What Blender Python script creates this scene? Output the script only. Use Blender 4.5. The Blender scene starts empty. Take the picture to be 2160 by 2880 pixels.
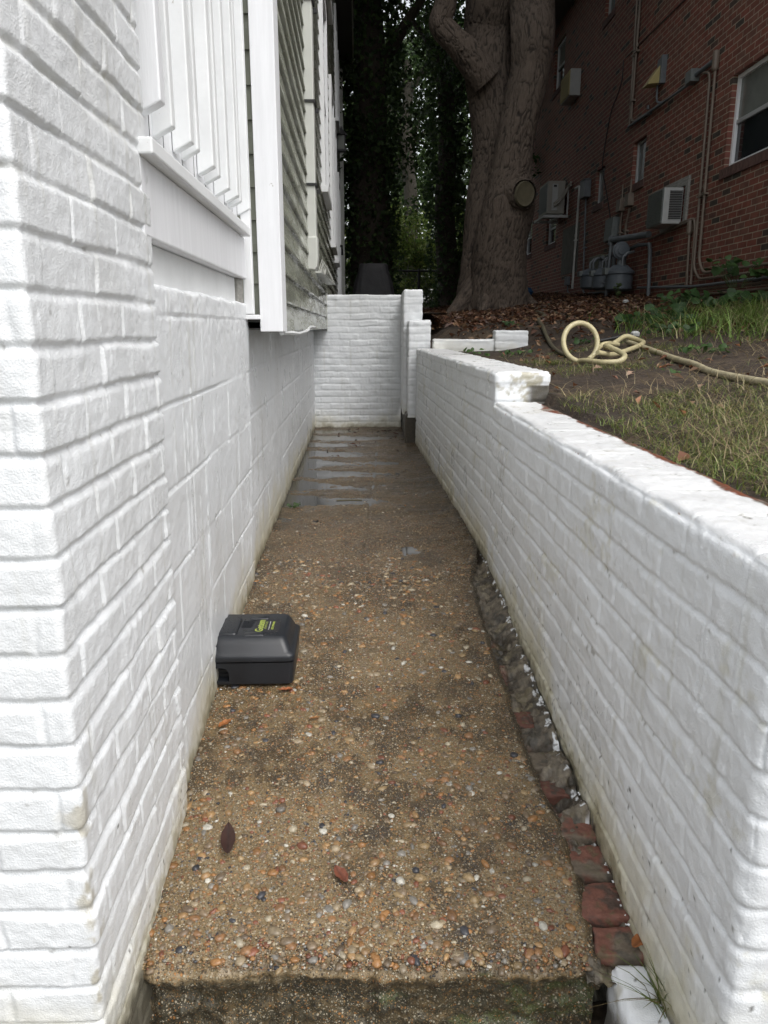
import bpy, math, random
import numpy as np
from mathutils import Vector, Matrix
random.seed(7); RNG = np.random.default_rng(11)
S = bpy.context.scene; COL = S.collection
R = math.radians
# ------------------------------------------------------------ camera, light, exposure
cd = bpy.data.cameras.new('camera'); cam = bpy.data.objects.new('camera', cd); COL.objects.link(cam)
cd.sensor_fit = 'VERTICAL'; cd.sensor_height = 36; cd.lens = 26.0; cd.clip_end = 400; cd.clip_start = .02
cam.location = (0, 0, 1.08); cam.rotation_euler = (R(90 - 14.036), 0, 0)
cd.dof.use_dof = True; cd.dof.focus_distance = 3.0; cd.dof.aperture_fstop = 24
S.camera = cam
w = bpy.data.worlds.new('World'); S.world = w; w.use_nodes = True
nt = w.node_tree; nt.nodes.clear()
sk = nt.nodes.new('ShaderNodeTexSky'); sk.sky_type = 'NISHITA'; sk.sun_disc = False
SUN_EL, SUN_AZ = R(58), R(140)
sk.sun_elevation = SUN_EL; sk.sun_rotation = SUN_AZ; sk.dust_density = 4; sk.air_density = 1.2
hs = nt.nodes.new('ShaderNodeHueSaturation'); hs.inputs['Saturation'].default_value = .22
bg = nt.nodes.new('ShaderNodeBackground'); bg.inputs['Strength'].default_value = .15
ow = nt.nodes.new('ShaderNodeOutputWorld')
nt.links.new(sk.outputs[0], hs.inputs['Color']); nt.links.new(hs.outputs[0], bg.inputs[0]); nt.links.new(bg.outputs[0], ow.inputs[0])
sl = bpy.data.lights.new('sun', 'SUN'); sl.energy = .5; sl.angle = R(60); sl.color = (1, .97, .93)
so = bpy.data.objects.new('sun', sl); COL.objects.link(so)
sd = Vector((math.sin(SUN_AZ) * math.cos(SUN_EL), math.cos(SUN_AZ) * math.cos(SUN_EL), math.sin(SUN_EL)))
so.rotation_euler = sd.to_track_quat('Z', 'Y').to_euler()
S.view_settings.view_transform = 'Standard'; S.view_settings.look = 'None'; S.view_settings.gamma = 1
S.view_settings.exposure = 0.92
S.render.engine = 'CYCLES'
# ------------------------------------------------------------ helpers
def sm(x, a=0., b=1.):
    t = np.clip((x - a) / (b - a), 0, 1); return t * t * (3 - 2 * t)
def hsh(x, y, s=0):
    h = (np.asarray(x).astype(np.int64) * 374761393 + np.asarray(y).astype(np.int64) * 668265263 + s * 974711) & 0xffffffff
    h = ((h ^ (h >> 13)) * 1274126177) & 0xffffffff
    h = ((h ^ (h >> 16)) * 2246822519) & 0xffffffff
    return ((h ^ (h >> 15)) & 0xffffff) / float(0xffffff)
def vn(x, y, s=0):
    xi = np.floor(x); yi = np.floor(y); fx = x - xi; fy = y - yi
    fx = fx * fx * (3 - 2 * fx); fy = fy * fy * (3 - 2 * fy)
    a = hsh(xi, yi, s); b = hsh(xi + 1, yi, s); c = hsh(xi, yi + 1, s); d = hsh(xi + 1, yi + 1, s)
    return (a + (b - a) * fx + (c - a) * fy + (a - b - c + d) * fx * fy) * 2 - 1
def fbm(x, y, s=0, o=4):
    r = 0; a = .5
    for i in range(o): r = r + a * vn(x * 2 ** i + 17 * i, y * 2 ** i + 31 * i, s + i); a *= .5
    return r
def ip(v, xs, ys): return np.interp(v, xs, ys)
def zp(Y): return ip(Y, [.5, 1.25, 1.72, 2.5, 3.2, 99], [-.22, -.165, -.10, -.035, 0, 0])
def yg(X, Y):
    a = ip(Y, [2, 3.3, 5, 6.7, 7.3, 12, 25], [.745, .79, .85, .875, 1.0, 1.25, 1.6]); b = .95 + .051 * Y
    t = np.clip((X - .6) / 3.3, 0, 1); return a + (b - a) * t
def setp(o, label=None, cat=None, group=None, kind=None):
    if label: o['label'] = label
    if cat: o['category'] = cat
    if group: o['group'] = group
    if kind: o['kind'] = kind
    return o
def empty(name, loc, label, cat, group=None, rz=0):
    o = bpy.data.objects.new(name, None); COL.objects.link(o); o.location = loc; o.rotation_euler = (0, 0, rz); o.empty_display_size = .1
    return setp(o, label, cat, group)
def link(name, me, mat, parent=None):
    o = bpy.data.objects.new(name, me); COL.objects.link(o)
    if mat is not None: me.materials.append(mat)
    if parent: o.parent = parent
    return o
def meshnp(name, V, F, mat, parent=None, col=None, smooth=True, uv=None):
    """V (n,3) F (m,k) arrays"""
    V = np.asarray(V, dtype=np.float32); F = np.asarray(F, dtype=np.int32)
    me = bpy.data.meshes.new(name); n, k = F.shape
    me.vertices.add(len(V)); me.vertices.foreach_set('co', V.ravel())
    me.loops.add(n * k); me.loops.foreach_set('vertex_index', F.ravel())
    me.polygons.add(n); me.polygons.foreach_set('loop_start', np.arange(0, n * k, k, dtype=np.int32))
    me.polygons.foreach_set('use_smooth', np.full(n, smooth))
    if col is not None:
        a = me.attributes.new('Col', 'FLOAT_COLOR', 'POINT')
        a.data.foreach_set('color', np.c_[col, np.ones(len(col))].astype(np.float32).ravel())
    if uv is not None:
        u = me.uv_layers.new(name='UVMap'); u.data.foreach_set('uv', np.asarray(uv, dtype=np.float32)[F.ravel()].ravel())
    me.update(calc_edges=True); me.validate()
    return link(name, me, mat, parent)
def gridF(nu, nv, base=0):
    i = np.arange(nu - 1)[:, None]; j = np.arange(nv - 1)[None, :]
    a = i * nv + j + base
    return np.stack([a, a + nv, a + nv + 1, a + 1], -1).reshape(-1, 4)
class MB:
    def __init__(s): s.v = []; s.f = []
    def add(s, v, f):
        b = len(s.v); s.v += [tuple(p) for p in v]; s.f += [tuple(i + b for i in q) for q in f]; return s
    def box(s, x0, x1, y0, y1, z0, z1):
        return s.add([(x0, y0, z0), (x1, y0, z0), (x1, y1, z0), (x0, y1, z0), (x0, y0, z1), (x1, y0, z1), (x1, y1, z1), (x0, y1, z1)],
                     [(0, 3, 2, 1), (4, 5, 6, 7), (0, 1, 5, 4), (1, 2, 6, 5), (2, 3, 7, 6), (3, 0, 4, 7)])
    def prism(s, pts, ax, a0, a1):
        n = len(pts)
        def q(p, a): return (a, p[0], p[1]) if ax == 'x' else (p[0], a, p[1]) if ax == 'y' else (p[0], p[1], a)
        s.add([q(p, a0) for p in pts] + [q(p, a1) for p in pts],
              [tuple(range(n))[::-1], tuple(range(n, 2 * n))] + [(i, (i + 1) % n, n + (i + 1) % n, n + i) for i in range(n)])
        return s
    def tube(s, pts, r, seg=10, caps=True):
        pts = [Vector(p) for p in pts]; n = len(pts)
        rs = r if isinstance(r, (list, tuple, np.ndarray)) else [r] * n
        b = len(s.v); t0 = (pts[1] - pts[0]).normalized()
        up = Vector((0, 0, 1)) if abs(t0.z) < .9 else Vector((1, 0, 0))
        nrm = t0.cross(up).normalized()
        for i, p in enumerate(pts):
            t = ((pts[min(i + 1, n - 1)] - p).normalized() + (p - pts[max(i - 1, 0)]).normalized()).normalized()
            nrm = (nrm - t * nrm.dot(t)).normalized(); bi = t.cross(nrm)
            for k in range(seg):
                a = 2 * math.pi * k / seg; s.v.append(tuple(p + (nrm * math.cos(a) + bi * math.sin(a)) * rs[i]))
        for i in range(n - 1):
            for k in range(seg):
                k2 = (k + 1) % seg; s.f.append((b + i * seg + k, b + i * seg + k2, b + (i + 1) * seg + k2, b + (i + 1) * seg + k))
        if caps: s.f.append(tuple(b + k for k in range(seg))[::-1]); s.f.append(tuple(b + (n - 1) * seg + k for k in range(seg)))
        return s
    def lathe(s, prof, c, ax='z', seg=20):
        b = len(s.v); n = len(prof)
        for (r, h) in prof:
            for k in range(seg):
                a = 2 * math.pi * k / seg; u, v = r * math.cos(a), r * math.sin(a)
                s.v.append((c[0] + u, c[1] + v, c[2] + h) if ax == 'z' else (c[0] + h, c[1] + u, c[2] + v) if ax == 'x' else (c[0] + u, c[1] + h, c[2] + v))
        for i in range(n - 1):
            for k in range(seg):
                k2 = (k + 1) % seg; s.f.append((b + i * seg + k, b + i * seg + k2, b + (i + 1) * seg + k2, b + (i + 1) * seg + k))
        s.f.append(tuple(b + k for k in range(seg))[::-1]); s.f.append(tuple(b + (n - 1) * seg + k for k in range(seg)))
        return s
    def build(s, name, mat, parent=None, bevel=0, smooth=False):
        me = bpy.data.meshes.new(name); me.from_pydata(s.v, [], s.f); me.update()
        if smooth:
            me.polygons.foreach_set('use_smooth', np.full(len(me.polygons), True))
            try: me.set_sharp_from_angle(angle=R(40))
            except Exception: pass
        o = link(name, me, mat, parent)
        if bevel:
            m = o.modifiers.new('bevel', 'BEVEL'); m.width = bevel; m.segments = 2; m.limit_method = 'ANGLE'
        return o
def smooth_path(pts, n=8):
    P = [Vector(p) for p in pts]; out = []
    for i in range(len(P) - 1):
        p0 = P[max(i - 1, 0)]; p1 = P[i]; p2 = P[i + 1]; p3 = P[min(i + 2, len(P) - 1)]
        for k in range(n):
            t = k / n
            out.append(.5 * ((2 * p1) + (p2 - p0) * t + (2 * p0 - 5 * p1 + 4 * p2 - p3) * t * t + (3 * p1 - p0 - 3 * p2 + p3) * t ** 3))
    out.append(P[-1]); return out
# ------------------------------------------------------------ materials
def mat(name, base=(.5, .5, .5), rough=.6, metal=0, attr=False, bump=0, bscale=200, bdist=.002, var=0, vscale=3, spec=.5, coat=0, rvar=0, stretch=None, transl=0, speck=0):
    m = bpy.data.materials.new(name); m.use_nodes = True; t = m.node_tree; N = t.nodes; L = t.links
    b = N['Principled BSDF']; b.inputs['Roughness'].default_value = rough; b.inputs['Metallic'].default_value = metal
    b.inputs['Specular IOR Level'].default_value = spec; b.inputs['Coat Weight'].default_value = coat; b.inputs['Coat Roughness'].default_value = .15
    tc = N.new('ShaderNodeTexCoord'); mp = N.new('ShaderNodeMapping'); L.new(tc.outputs['Object'], mp.inputs[0])
    if stretch: mp.inputs['Scale'].default_value = stretch
    src = None
    if attr:
        a = N.new('ShaderNodeAttribute'); a.attribute_name = 'Col'; src = a.outputs['Color']
    else: b.inputs['Base Color'].default_value = (*base, 1)
    if var:
        n = N.new('ShaderNodeTexNoise'); n.inputs['Scale'].default_value = vscale; n.inputs['Detail'].default_value = 8; n.inputs['Roughness'].default_value = .65
        L.new(mp.outputs[0], n.inputs['Vector'])
        r = N.new('ShaderNodeMapRange'); r.inputs['From Min'].default_value = .3; r.inputs['From Max'].default_value = .7
        r.inputs['To Min'].default_value = 1 - var; r.inputs['To Max'].default_value = 1 + var; L.new(n.outputs[0], r.inputs['Value'])
        x = N.new('ShaderNodeMix'); x.data_type = 'RGBA'; x.blend_type = 'MULTIPLY'; x.inputs['Factor'].default_value = 1
        if src: L.new(src, x.inputs['A'])
        else: x.inputs['A'].default_value = (*base, 1)
        L.new(r.outputs[0], x.inputs['B']); src = x.outputs['Result']
    if speck:
        n = N.new('ShaderNodeTexNoise'); n.inputs['Scale'].default_value = 26; n.inputs['Detail'].default_value = 12; n.inputs['Roughness'].default_value = .75; L.new(tc.outputs['Object'], n.inputs['Vector'])
        r = N.new('ShaderNodeMapRange'); r.inputs['From Min'].default_value = speck; r.inputs['From Max'].default_value = speck + .035; L.new(n.outputs[0], r.inputs['Value'])
        x = N.new('ShaderNodeMix'); x.data_type = 'RGBA'; L.new(r.outputs[0], x.inputs['Factor']); L.new(src, x.inputs['A']); x.inputs['B'].default_value = (.30, .28, .23, 1); src = x.outputs['Result']
    if src: L.new(src, b.inputs['Base Color'])
    if rvar:
        n = N.new('ShaderNodeTexNoise'); n.inputs['Scale'].default_value = 5; n.inputs['Detail'].default_value = 5; L.new(mp.outputs[0], n.inputs['Vector'])
        r = N.new('ShaderNodeMapRange'); r.inputs['From Min'].default_value = .35; r.inputs['From Max'].default_value = .65
        r.inputs['To Min'].default_value = rough - rvar; r.inputs['To Max'].default_value = rough + rvar; L.new(n.outputs[0], r.inputs['Value']); L.new(r.outputs[0], b.inputs['Roughness'])
    if bump:
        n = N.new('ShaderNodeTexNoise'); n.inputs['Scale'].default_value = bscale; n.inputs['Detail'].default_value = 5; L.new(mp.outputs[0], n.inputs['Vector'])
        u = N.new('ShaderNodeBump'); u.inputs['Strength'].default_value = bump; u.inputs['Distance'].default_value = bdist
        L.new(n.outputs[0], u.inputs['Height']); L.new(u.outputs[0], b.inputs['Normal'])
    if transl:
        o = N['Material Output']; tr = N.new('ShaderNodeBsdfTranslucent'); mx = N.new('ShaderNodeMixShader'); mx.inputs[0].default_value = transl
        if src: L.new(src, tr.inputs[0])
        L.new(b.outputs[0], mx.inputs[1]); L.new(tr.outputs[0], mx.inputs[2]); L.new(mx.outputs[0], o.inputs['Surface'])
    return m
M = {}
M['paint'] = mat('painted_masonry', attr=True, rough=.36, bump=.5, bscale=300, bdist=.003, rvar=.1)
M['paintfar'] = mat('painted_masonry_far', attr=True, rough=.5, bump=.4, bscale=120, bdist=.003)
M['white'] = mat('white_trim', (.78, .79, .80), .4, bump=.25, bscale=60, bdist=.002, var=.04, vscale=5, stretch=(3, 3, .4))
M['whitewood'] = mat('white_wood', (.76, .77, .79), .45, bump=.35, bscale=90, bdist=.0015, var=.07, vscale=8, stretch=(4, 4, .25), speck=.68)
M['whiteboard'] = mat('white_board', (.74, .755, .76), .5, bump=.3, bscale=70, bdist=.0015, var=.09, vscale=4, speck=.66)
M['vinyl'] = mat('green_siding', (.29, .30, .245), .22, bump=.25, bscale=5, bdist=.006, var=.10, vscale=1.5, stretch=(1, .5, 3), rvar=.10)
M['cream'] = mat('cream_metal', (.58, .59, .55), .35, var=.04)
M['black'] = mat('black_metal', (.015, .015, .017), .45)
M['strap'] = mat('black_strap', (.02, .02, .02), .5)
M['soffit'] = mat('dark_soffit', (.10, .10, .095), .6, var=.1)
M['darkglass'] = mat('window_glass', (.02, .024, .026), .08, spec=.6, var=.3, vscale=1.5)
M['glassup'] = mat('blind_glass', (.17, .18, .165), .15, spec=.5, var=.2, vscale=2)
M['frost'] = mat('frosted_glass', (.12, .15, .15), .2, var=.35, vscale=2)
M['alum'] = mat('aluminium_frame', (.42, .43, .43), .4, metal=.2, var=.1)
M['plastic'] = mat('black_plastic', (.014, .016, .020), .36, bump=.12, bscale=500, bdist=.0006, rvar=.08, var=.25, vscale=10)
M['lime'] = mat('yellow_green_print', (.30, .36, .07), .5)
M['soil'] = mat('soil', attr=True, rough=.9, bump=1, bscale=60, bdist=.02, var=.4, vscale=40)
M['bark'] = mat('bark', attr=True, rough=.9, bump=.8, bscale=9, bdist=.03, var=.25, vscale=9, stretch=(6, 6, 1.2))
M['leaf'] = mat('foliage', attr=True, rough=.5, transl=.35, spec=.35)
M['dryleaf'] = mat('dry_leaf', attr=True, rough=.55, transl=.1, bump=.3, bscale=80)
M['grass'] = mat('grass_blades', attr=True, rough=.55, transl=.3)
M['pebble'] = mat('pebble', attr=True, rough=.42, var=.3, vscale=150, coat=.08)
M['redbrick'] = mat('old_red_brick', attr=True, rough=.75, bump=.9, bscale=120, bdist=.003, var=.25, vscale=50)
M['mud'] = mat('mud_mortar', attr=True, rough=.55, bump=.8, bscale=90, bdist=.006, var=.35, vscale=40, rvar=.2)
M['hose'] = mat('cream_hose', (.44, .39, .23), .45, var=.25, vscale=14, bump=.2, bscale=100)
M['hosedirty'] = mat('cream_hose_dirty', (.36, .32, .21), .55, var=.35, vscale=30)
M['conduit'] = mat('tan_conduit', (.17, .135, .105), .5, var=.2, vscale=8)
M['greypipe'] = mat('grey_pipe', (.115, .128, .138), .45, var=.2, vscale=8)
M['meter'] = mat('grey_meter', (.095, .11, .125), .45, var=.15, vscale=12)
M['acwhite'] = mat('ac_white', (.42, .43, .42), .4, var=.08, vscale=9)
M['acgrey'] = mat('ac_coil', (.14, .155, .15), .5, var=.2, vscale=30)
M['acbeige'] = mat('ac_beige', (.30, .285, .25), .45, var=.06)
M['woodframe'] = mat('weathered_wood', (.26, .255, .235), .8, bump=.6, bscale=30, var=.3, vscale=10, stretch=(6, 1, 6))
M['stucco'] = mat('stucco_patch', (.13, .125, .105), .85, bump=.6, bscale=25, bdist=.01, var=.3, vscale=6)
M['pvc'] = mat('white_pvc', (.5, .5, .47), .4)
M['cable'] = mat('black_cable', (.012, .012, .012), .5)
M['cover'] = mat('black_cover', (.007, .007, .009), .7, bump=.5, bscale=6, bdist=.03)
M['bluecloth'] = mat('blue_plastic', (.03, .10, .22), .4)
M['scar'] = mat('cut_wood', (.08, .07, .042), .8, bump=.4, bscale=20, var=.25, vscale=12)
M['olive'] = mat('olive_box', (.10, .10, .06), .5)
M['lampy'] = mat('yellowed_lens', (.38, .31, .13), .4)
M['water'] = mat('puddle_water', (.02, .018, .014), .03, spec=.6)
# path aggregate
def path_mat():
    m = bpy.data.materials.new('aggregate_concrete'); m.use_nodes = True; t = m.node_tree; N = t.nodes; L = t.links; b = N['Principled BSDF']
    tc = N.new('ShaderNodeTexCoord'); a = N.new('ShaderNodeAttribute'); a.attribute_name = 'Col'
    def vor(sc, lo):
        v = N.new('ShaderNodeTexVoronoi'); v.inputs['Scale'].default_value = sc; L.new(tc.outputs['Object'], v.inputs['Vector'])
        s = N.new('ShaderNodeSeparateColor'); L.new(v.outputs['Color'], s.inputs[0])
        r = N.new('ShaderNodeValToRGB'); L.new(s.outputs[0], r.inputs[0]); e = r.color_ramp.elements
        cs = [(0, (.05, .036, .022)), (.25, (.17, .12, .06)), (.45, (.30, .20, .09)), (.58, (.38, .34, .25)), (.72, (.36, .17, .055)), (.82, (.48, .42, .31)), (.92, (.04, .036, .034)), (1, (.55, .50, .40))]
        e[0].position = 0; e[0].color = (*cs[0][1], 1); e[1].position = 1; e[1].color = (*cs[-1][1], 1)
        for p, c in cs[1:-1]: k = e.new(p); k.color = (*c, 1)
        r.color_ramp.interpolation = 'CONSTANT'
        d = N.new('ShaderNodeMapRange'); d.inputs['From Min'].default_value = lo; d.inputs['From Max'].default_value = lo + .12
        d.inputs['To Min'].default_value = 1; d.inputs['To Max'].default_value = 0; L.new(v.outputs['Distance'], d.inputs['Value'])
        g = N.new('ShaderNodeMath'); g.operation = 'GREATER_THAN'; g.inputs[1].default_value = .35; L.new(s.outputs[1], g.inputs[0])
        k = N.new('ShaderNodeMath'); k.operation = 'MULTIPLY'; L.new(d.outputs[0], k.inputs[0]); L.new(g.outputs[0], k.inputs[1])
        return r.outputs[0], k.outputs[0]
    c1, f1 = vor(150, .33); c2, f2 = vor(330, .35)
    x1 = N.new('ShaderNodeMix'); x1.data_type = 'RGBA'; L.new(f2, x1.inputs['Factor']); L.new(a.outputs['Color'], x1.inputs['A']); L.new(c2, x1.inputs['B'])
    x2 = N.new('ShaderNodeMix'); x2.data_type = 'RGBA'; L.new(f1, x2.inputs['Factor']); L.new(x1.outputs['Result'], x2.inputs['A']); L.new(c1, x2.inputs['B'])
    # keep the attribute's tint dominating where the film of dirt lies (alpha-like blend by noise)
    n = N.new('ShaderNodeTexNoise'); n.inputs['Scale'].default_value = 4.5; n.inputs['Detail'].default_value = 7; n.inputs['Roughness'].default_value = .65; L.new(tc.outputs['Object'], n.inputs['Vector'])
    r = N.new('ShaderNodeMapRange'); r.inputs['From Min'].default_value = .42; r.inputs['From Max'].default_value = .62; r.inputs['To Min'].default_value = 1; r.inputs['To Max'].default_value = .45; L.new(n.outputs[0], r.inputs['Value'])
    x3 = N.new('ShaderNodeMix'); x3.data_type = 'RGBA'; L.new(r.outputs[0], x3.inputs['Factor']); L.new(a.outputs['Color'], x3.inputs['A']); L.new(x2.outputs['Result'], x3.inputs['B'])
    L.new(x3.outputs['Result'], b.inputs['Base Color'])
    q = N.new('ShaderNodeMapRange'); q.inputs['From Min'].default_value = .4; q.inputs['From Max'].default_value = .6; q.inputs['To Min'].default_value = .55; q.inputs['To Max'].default_value = .25; L.new(n.outputs[0], q.inputs['Value']); L.new(q.outputs[0], b.inputs['Roughness'])
    h = N.new('ShaderNodeMath'); h.operation = 'ADD'; L.new(f1, h.inputs[0]); L.new(f2, h.inputs[1])
    u = N.new('ShaderNodeBump'); u.inputs['Strength'].default_value = .8; u.inputs['Distance'].default_value = .003; L.new(h.outputs[0], u.inputs['Height'])
    n2 = N.new('ShaderNodeTexNoise'); n2.inputs['Scale'].default_value = 120; n2.inputs['Detail'].default_value = 6; L.new(tc.outputs['Object'], n2.inputs['Vector'])
    u2 = N.new('ShaderNodeBump'); u2.inputs['Strength'].default_value = .8; u2.inputs['Distance'].default_value = .004; L.new(n2.outputs[0], u2.inputs['Height']); L.new(u.outputs[0], u2.inputs['Normal'])
    L.new(u2.outputs[0], b.inputs['Normal'])
    return m
M['path'] = path_mat()
def brick_mat():
    m = bpy.data.materials.new('red_brickwork'); m.use_nodes = True; t = m.node_tree; N = t.nodes; L = t.links; b = N['Principled BSDF']
    uv = N.new('ShaderNodeUVMap'); uv.uv_map = 'UVMap'
    def br(c1, c2, mo, sz):
        k = N.new('ShaderNodeTexBrick'); L.new(uv.outputs[0], k.inputs['Vector'])
        k.inputs['Scale'].default_value = 1; k.inputs['Brick Width'].default_value = .2032; k.inputs['Row Height'].default_value = .0677
        k.inputs['Mortar Size'].default_value = sz; k.inputs['Mortar Smooth'].default_value = .15; k.inputs['Color1'].default_value = c1; k.inputs['Color2'].default_value = c2; k.inputs['Mortar'].default_value = mo
        return k
    k = br((0, 0, 0, 1), (1, 1, 1, 1), (.5, .5, .5, 1), .0048)
    r = N.new('ShaderNodeValToRGB'); L.new(k.outputs['Color'], r.inputs[0]); e = r.color_ramp.elements
    e[0].position = 0; e[0].color = (.045, .04, .033, 1); e[1].position = 1; e[1].color = (.225, .075, .05, 1)
    for p, c in [(.07, (.07, .045, .036)), (.09, (.16, .062, .043)), (.3, (.175, .062, .043)), (.6, (.205, .066, .046)), (.8, (.165, .078, .057))]:
        q = e.new(p); q.color = (*c, 1)
    n = N.new('ShaderNodeTexNoise'); n.inputs['Scale'].default_value = 9; n.inputs['Detail'].default_value = 8; L.new(uv.outputs[0], n.inputs['Vector'])
    mr = N.new('ShaderNodeMapRange'); mr.inputs['From Min'].default_value = .3; mr.inputs['From Max'].default_value = .7; mr.inputs['To Min'].default_value = .75; mr.inputs['To Max'].default_value = 1.2; L.new(n.outputs[0], mr.inputs['Value'])
    x = N.new('ShaderNodeMix'); x.data_type = 'RGBA'; L.new(k.outputs['Fac'], x.inputs['Factor']); L.new(r.outputs[0], x.inputs['A']); x.inputs['B'].default_value = (.36, .31, .23, 1)
    y = N.new('ShaderNodeMix'); y.data_type = 'RGBA'; y.blend_type = 'MULTIPLY'; y.inputs['Factor'].default_value = 1; L.new(x.outputs['Result'], y.inputs['A']); L.new(mr.outputs[0], y.inputs['B'])
    L.new(y.outputs['Result'], b.inputs['Base Color']); b.inputs['Roughness'].default_value = .75
    iv = N.new('ShaderNodeMath'); iv.operation = 'SUBTRACT'; iv.inputs[0].default_value = 1; L.new(k.outputs['Fac'], iv.inputs[1])
    u = N.new('ShaderNodeBump'); u.inputs['Strength'].default_value = .7; u.inputs['Distance'].default_value = .008; L.new(iv.outputs[0], u.inputs['Height']); L.new(u.outputs[0], b.inputs['Normal'])
    return m
M['brick'] = brick_mat()
# ------------------------------------------------------------ painted masonry walls as displaced boxes
WHITE = np.array([.725, .745, .76])
def brick_h(s, t, seed, ch=.0745, bl=.215, jd=.008, jw=.010, vj=1., rough=1., wav=.004):
    t2 = t + wav * fbm(s * 5, t * 2, seed) + .0022 * fbm(s * 38, t * 38, seed + 40, 3); jw = jw * (1 + .45 * vn(s * 7, t * 14, seed + 41)); jd = jd * (1 + .55 * fbm(s * 6, t * 13, seed + 42)); vj = vj * sm(vn(s * 11, t * 13.4, seed + 43), -.9, .5) ; row = np.floor(t2 / ch); ft = t2 / ch - row
    s2 = s + .004 * vn(t * 25, s * 3, seed + 5) + (hsh(row, 0 * row, seed) - .5) * .02
    off = .5 * bl * (row % 2); cc = np.floor((s2 + off) / bl); fs = (s2 + off) / bl - cc
    lo = ft * ch; hi = (1 - ft) * ch; ds = np.minimum(fs, 1 - fs) * bl
    p = np.minimum(sm(lo, 0, jw * .75), sm(hi, 0, jw * 1.5)); pv = 1 - vj * (1 - sm(ds, 0, jw * .9)); c = np.minimum(p, pv)
    rb = hsh(row, cc, seed + 3)
    h = jd * (c - 1) + (rb - .5) * .004 * rough * c + ((fs - .5) * (hsh(row, cc, seed + 9) - .5)) * .004 * rough * c
    h = h + .0035 * rough * fbm(s * 9, t * 9, seed + 1) + .0013 * rough * fbm(s * 42, t * 42, seed + 2, 3) + .0007 * rough * fbm(s * 130, t * 130, seed + 44, 2)
    return h, 1 - c, row
def drips(s, t, seed, n, L, z0, z1, amp=.0018, wd=.0022):
    rg = np.random.default_rng(seed); h = np.zeros_like(s)
    for _ in range(n):
        u = rg.uniform(0, L); a = rg.uniform(z0, z1); b = a - rg.uniform(.08, .45); k = rg.uniform(.4, 1)
        h = h + amp * k * np.exp(-((s - u - .003 * np.sin(t * 30 + u * 9)) / (wd * (.7 + u * .25))) ** 2) * sm(t, b, b + .03) * (1 - sm(t, a - .02, a))
    return h
def wallbox(name, O, D, L, T, z0, z1, ua, dz, hf, colf, m, parent=None, lean=0, r=.014, side=1, faces='FNKT', db=.02, seedtop=0):
    """face plane passes through O along D; depth goes to side*perp (away from the path)"""
    D = np.array(D, float); D /= np.linalg.norm(D); B = np.array([D[1], -D[0]]) * side
    zz = np.linspace(z0, z1, int((z1 - z0) / dz) + 2); bb = np.linspace(0, T, int(T / db) + 2)
    V = []; F = []; C = []; base = 0
    for fc in faces:
        if fc == 'F': a, z = np.meshgrid(ua, zz, indexing='ij'); b = 0 * a; s, t = a, z
        elif fc == 'N': b, z = np.meshgrid(bb, zz, indexing='ij'); a = 0 * b; s, t = -b, z
        elif fc == 'K': b, z = np.meshgrid(bb, zz[::2], indexing='ij'); a = 0 * b + L; s, t = L + b, z
        elif fc == 'T': a, b = np.meshgrid(ua, bb, indexing='ij'); z = 0 * a + z1; s, t = a, z1 + b
        h, dirt, row = hf(s, t, fc)
        wz = sm(z1 - z, 0, .016) if fc != 'T' else sm(np.minimum(np.minimum(b, a), L - a), 0, .016)
        se = s if fc != 'T' else np.where(b <= np.minimum(a, L - a), a, np.where(a < L - a, -b, L + b))
        h = h * wz + (1 - wz) * (.007 * fbm(se * 9, 0 * se, 7) + .003 * fbm(se * 45, 0 * se, 8) - .002)
        q = np.stack([np.clip(a, r, L - r), np.clip(b, r, T - r), np.minimum(z, z1 - r)], -1); p = np.stack([a, b, z], -1)
        n = p - q; n /= np.maximum(np.linalg.norm(n, axis=-1, keepdims=True), 1e-6)
        pos = q + n * (r + h)[..., None]
        bw = pos[..., 1] + lean * (pos[..., 2] - z0)
        X = O[0] + D[0] * pos[..., 0] + B[0] * bw; Y = O[1] + D[1] * pos[..., 0] + B[1] * bw
        W = np.stack([X, Y, pos[..., 2]], -1)
        V.append(W.reshape(-1, 3)); C.append(colf(s, t, fc, h, dirt, W).reshape(-1, 3))
        f = gridF(a.shape[0], a.shape[1], base)
        flip = (fc in 'NK') ; 
        if (side == 1) == (fc in 'FK'): f = f
        F.append(f); base += a.size
    V = np.concatenate(V); C = np.concatenate(C); F = np.concatenate(F)
    _, idx, inv = np.unique(np.round(V / 2e-4).astype(np.int64), axis=0, return_index=True, return_inverse=True)
    inv = inv.ravel(); V = V[idx]; C = C[idx]; F = inv[F]
    ok = (F[:, 0] != F[:, 1]) & (F[:, 1] != F[:, 2]) & (F[:, 2] != F[:, 3]) & (F[:, 3] != F[:, 0]) & (F[:, 0] != F[:, 2]) & (F[:, 1] != F[:, 3])
    F = F[ok]
    o = meshnp(name, V, F, m, parent, C)
    import bmesh
    bm = bmesh.new(); bm.from_mesh(o.data); bmesh.ops.recalc_face_normals(bm, faces=bm.faces); bm.to_mesh(o.data); bm.free()
    return o
def mixc(a, b, f): return a + (b - a) * np.clip(f, 0, 1)[..., None]
GR = np.array([.30, .27, .18]); DK = np.array([.05, .045, .035]); RB = np.array([.28, .09, .05]); YE = np.array([.60, .57, .44])
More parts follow.
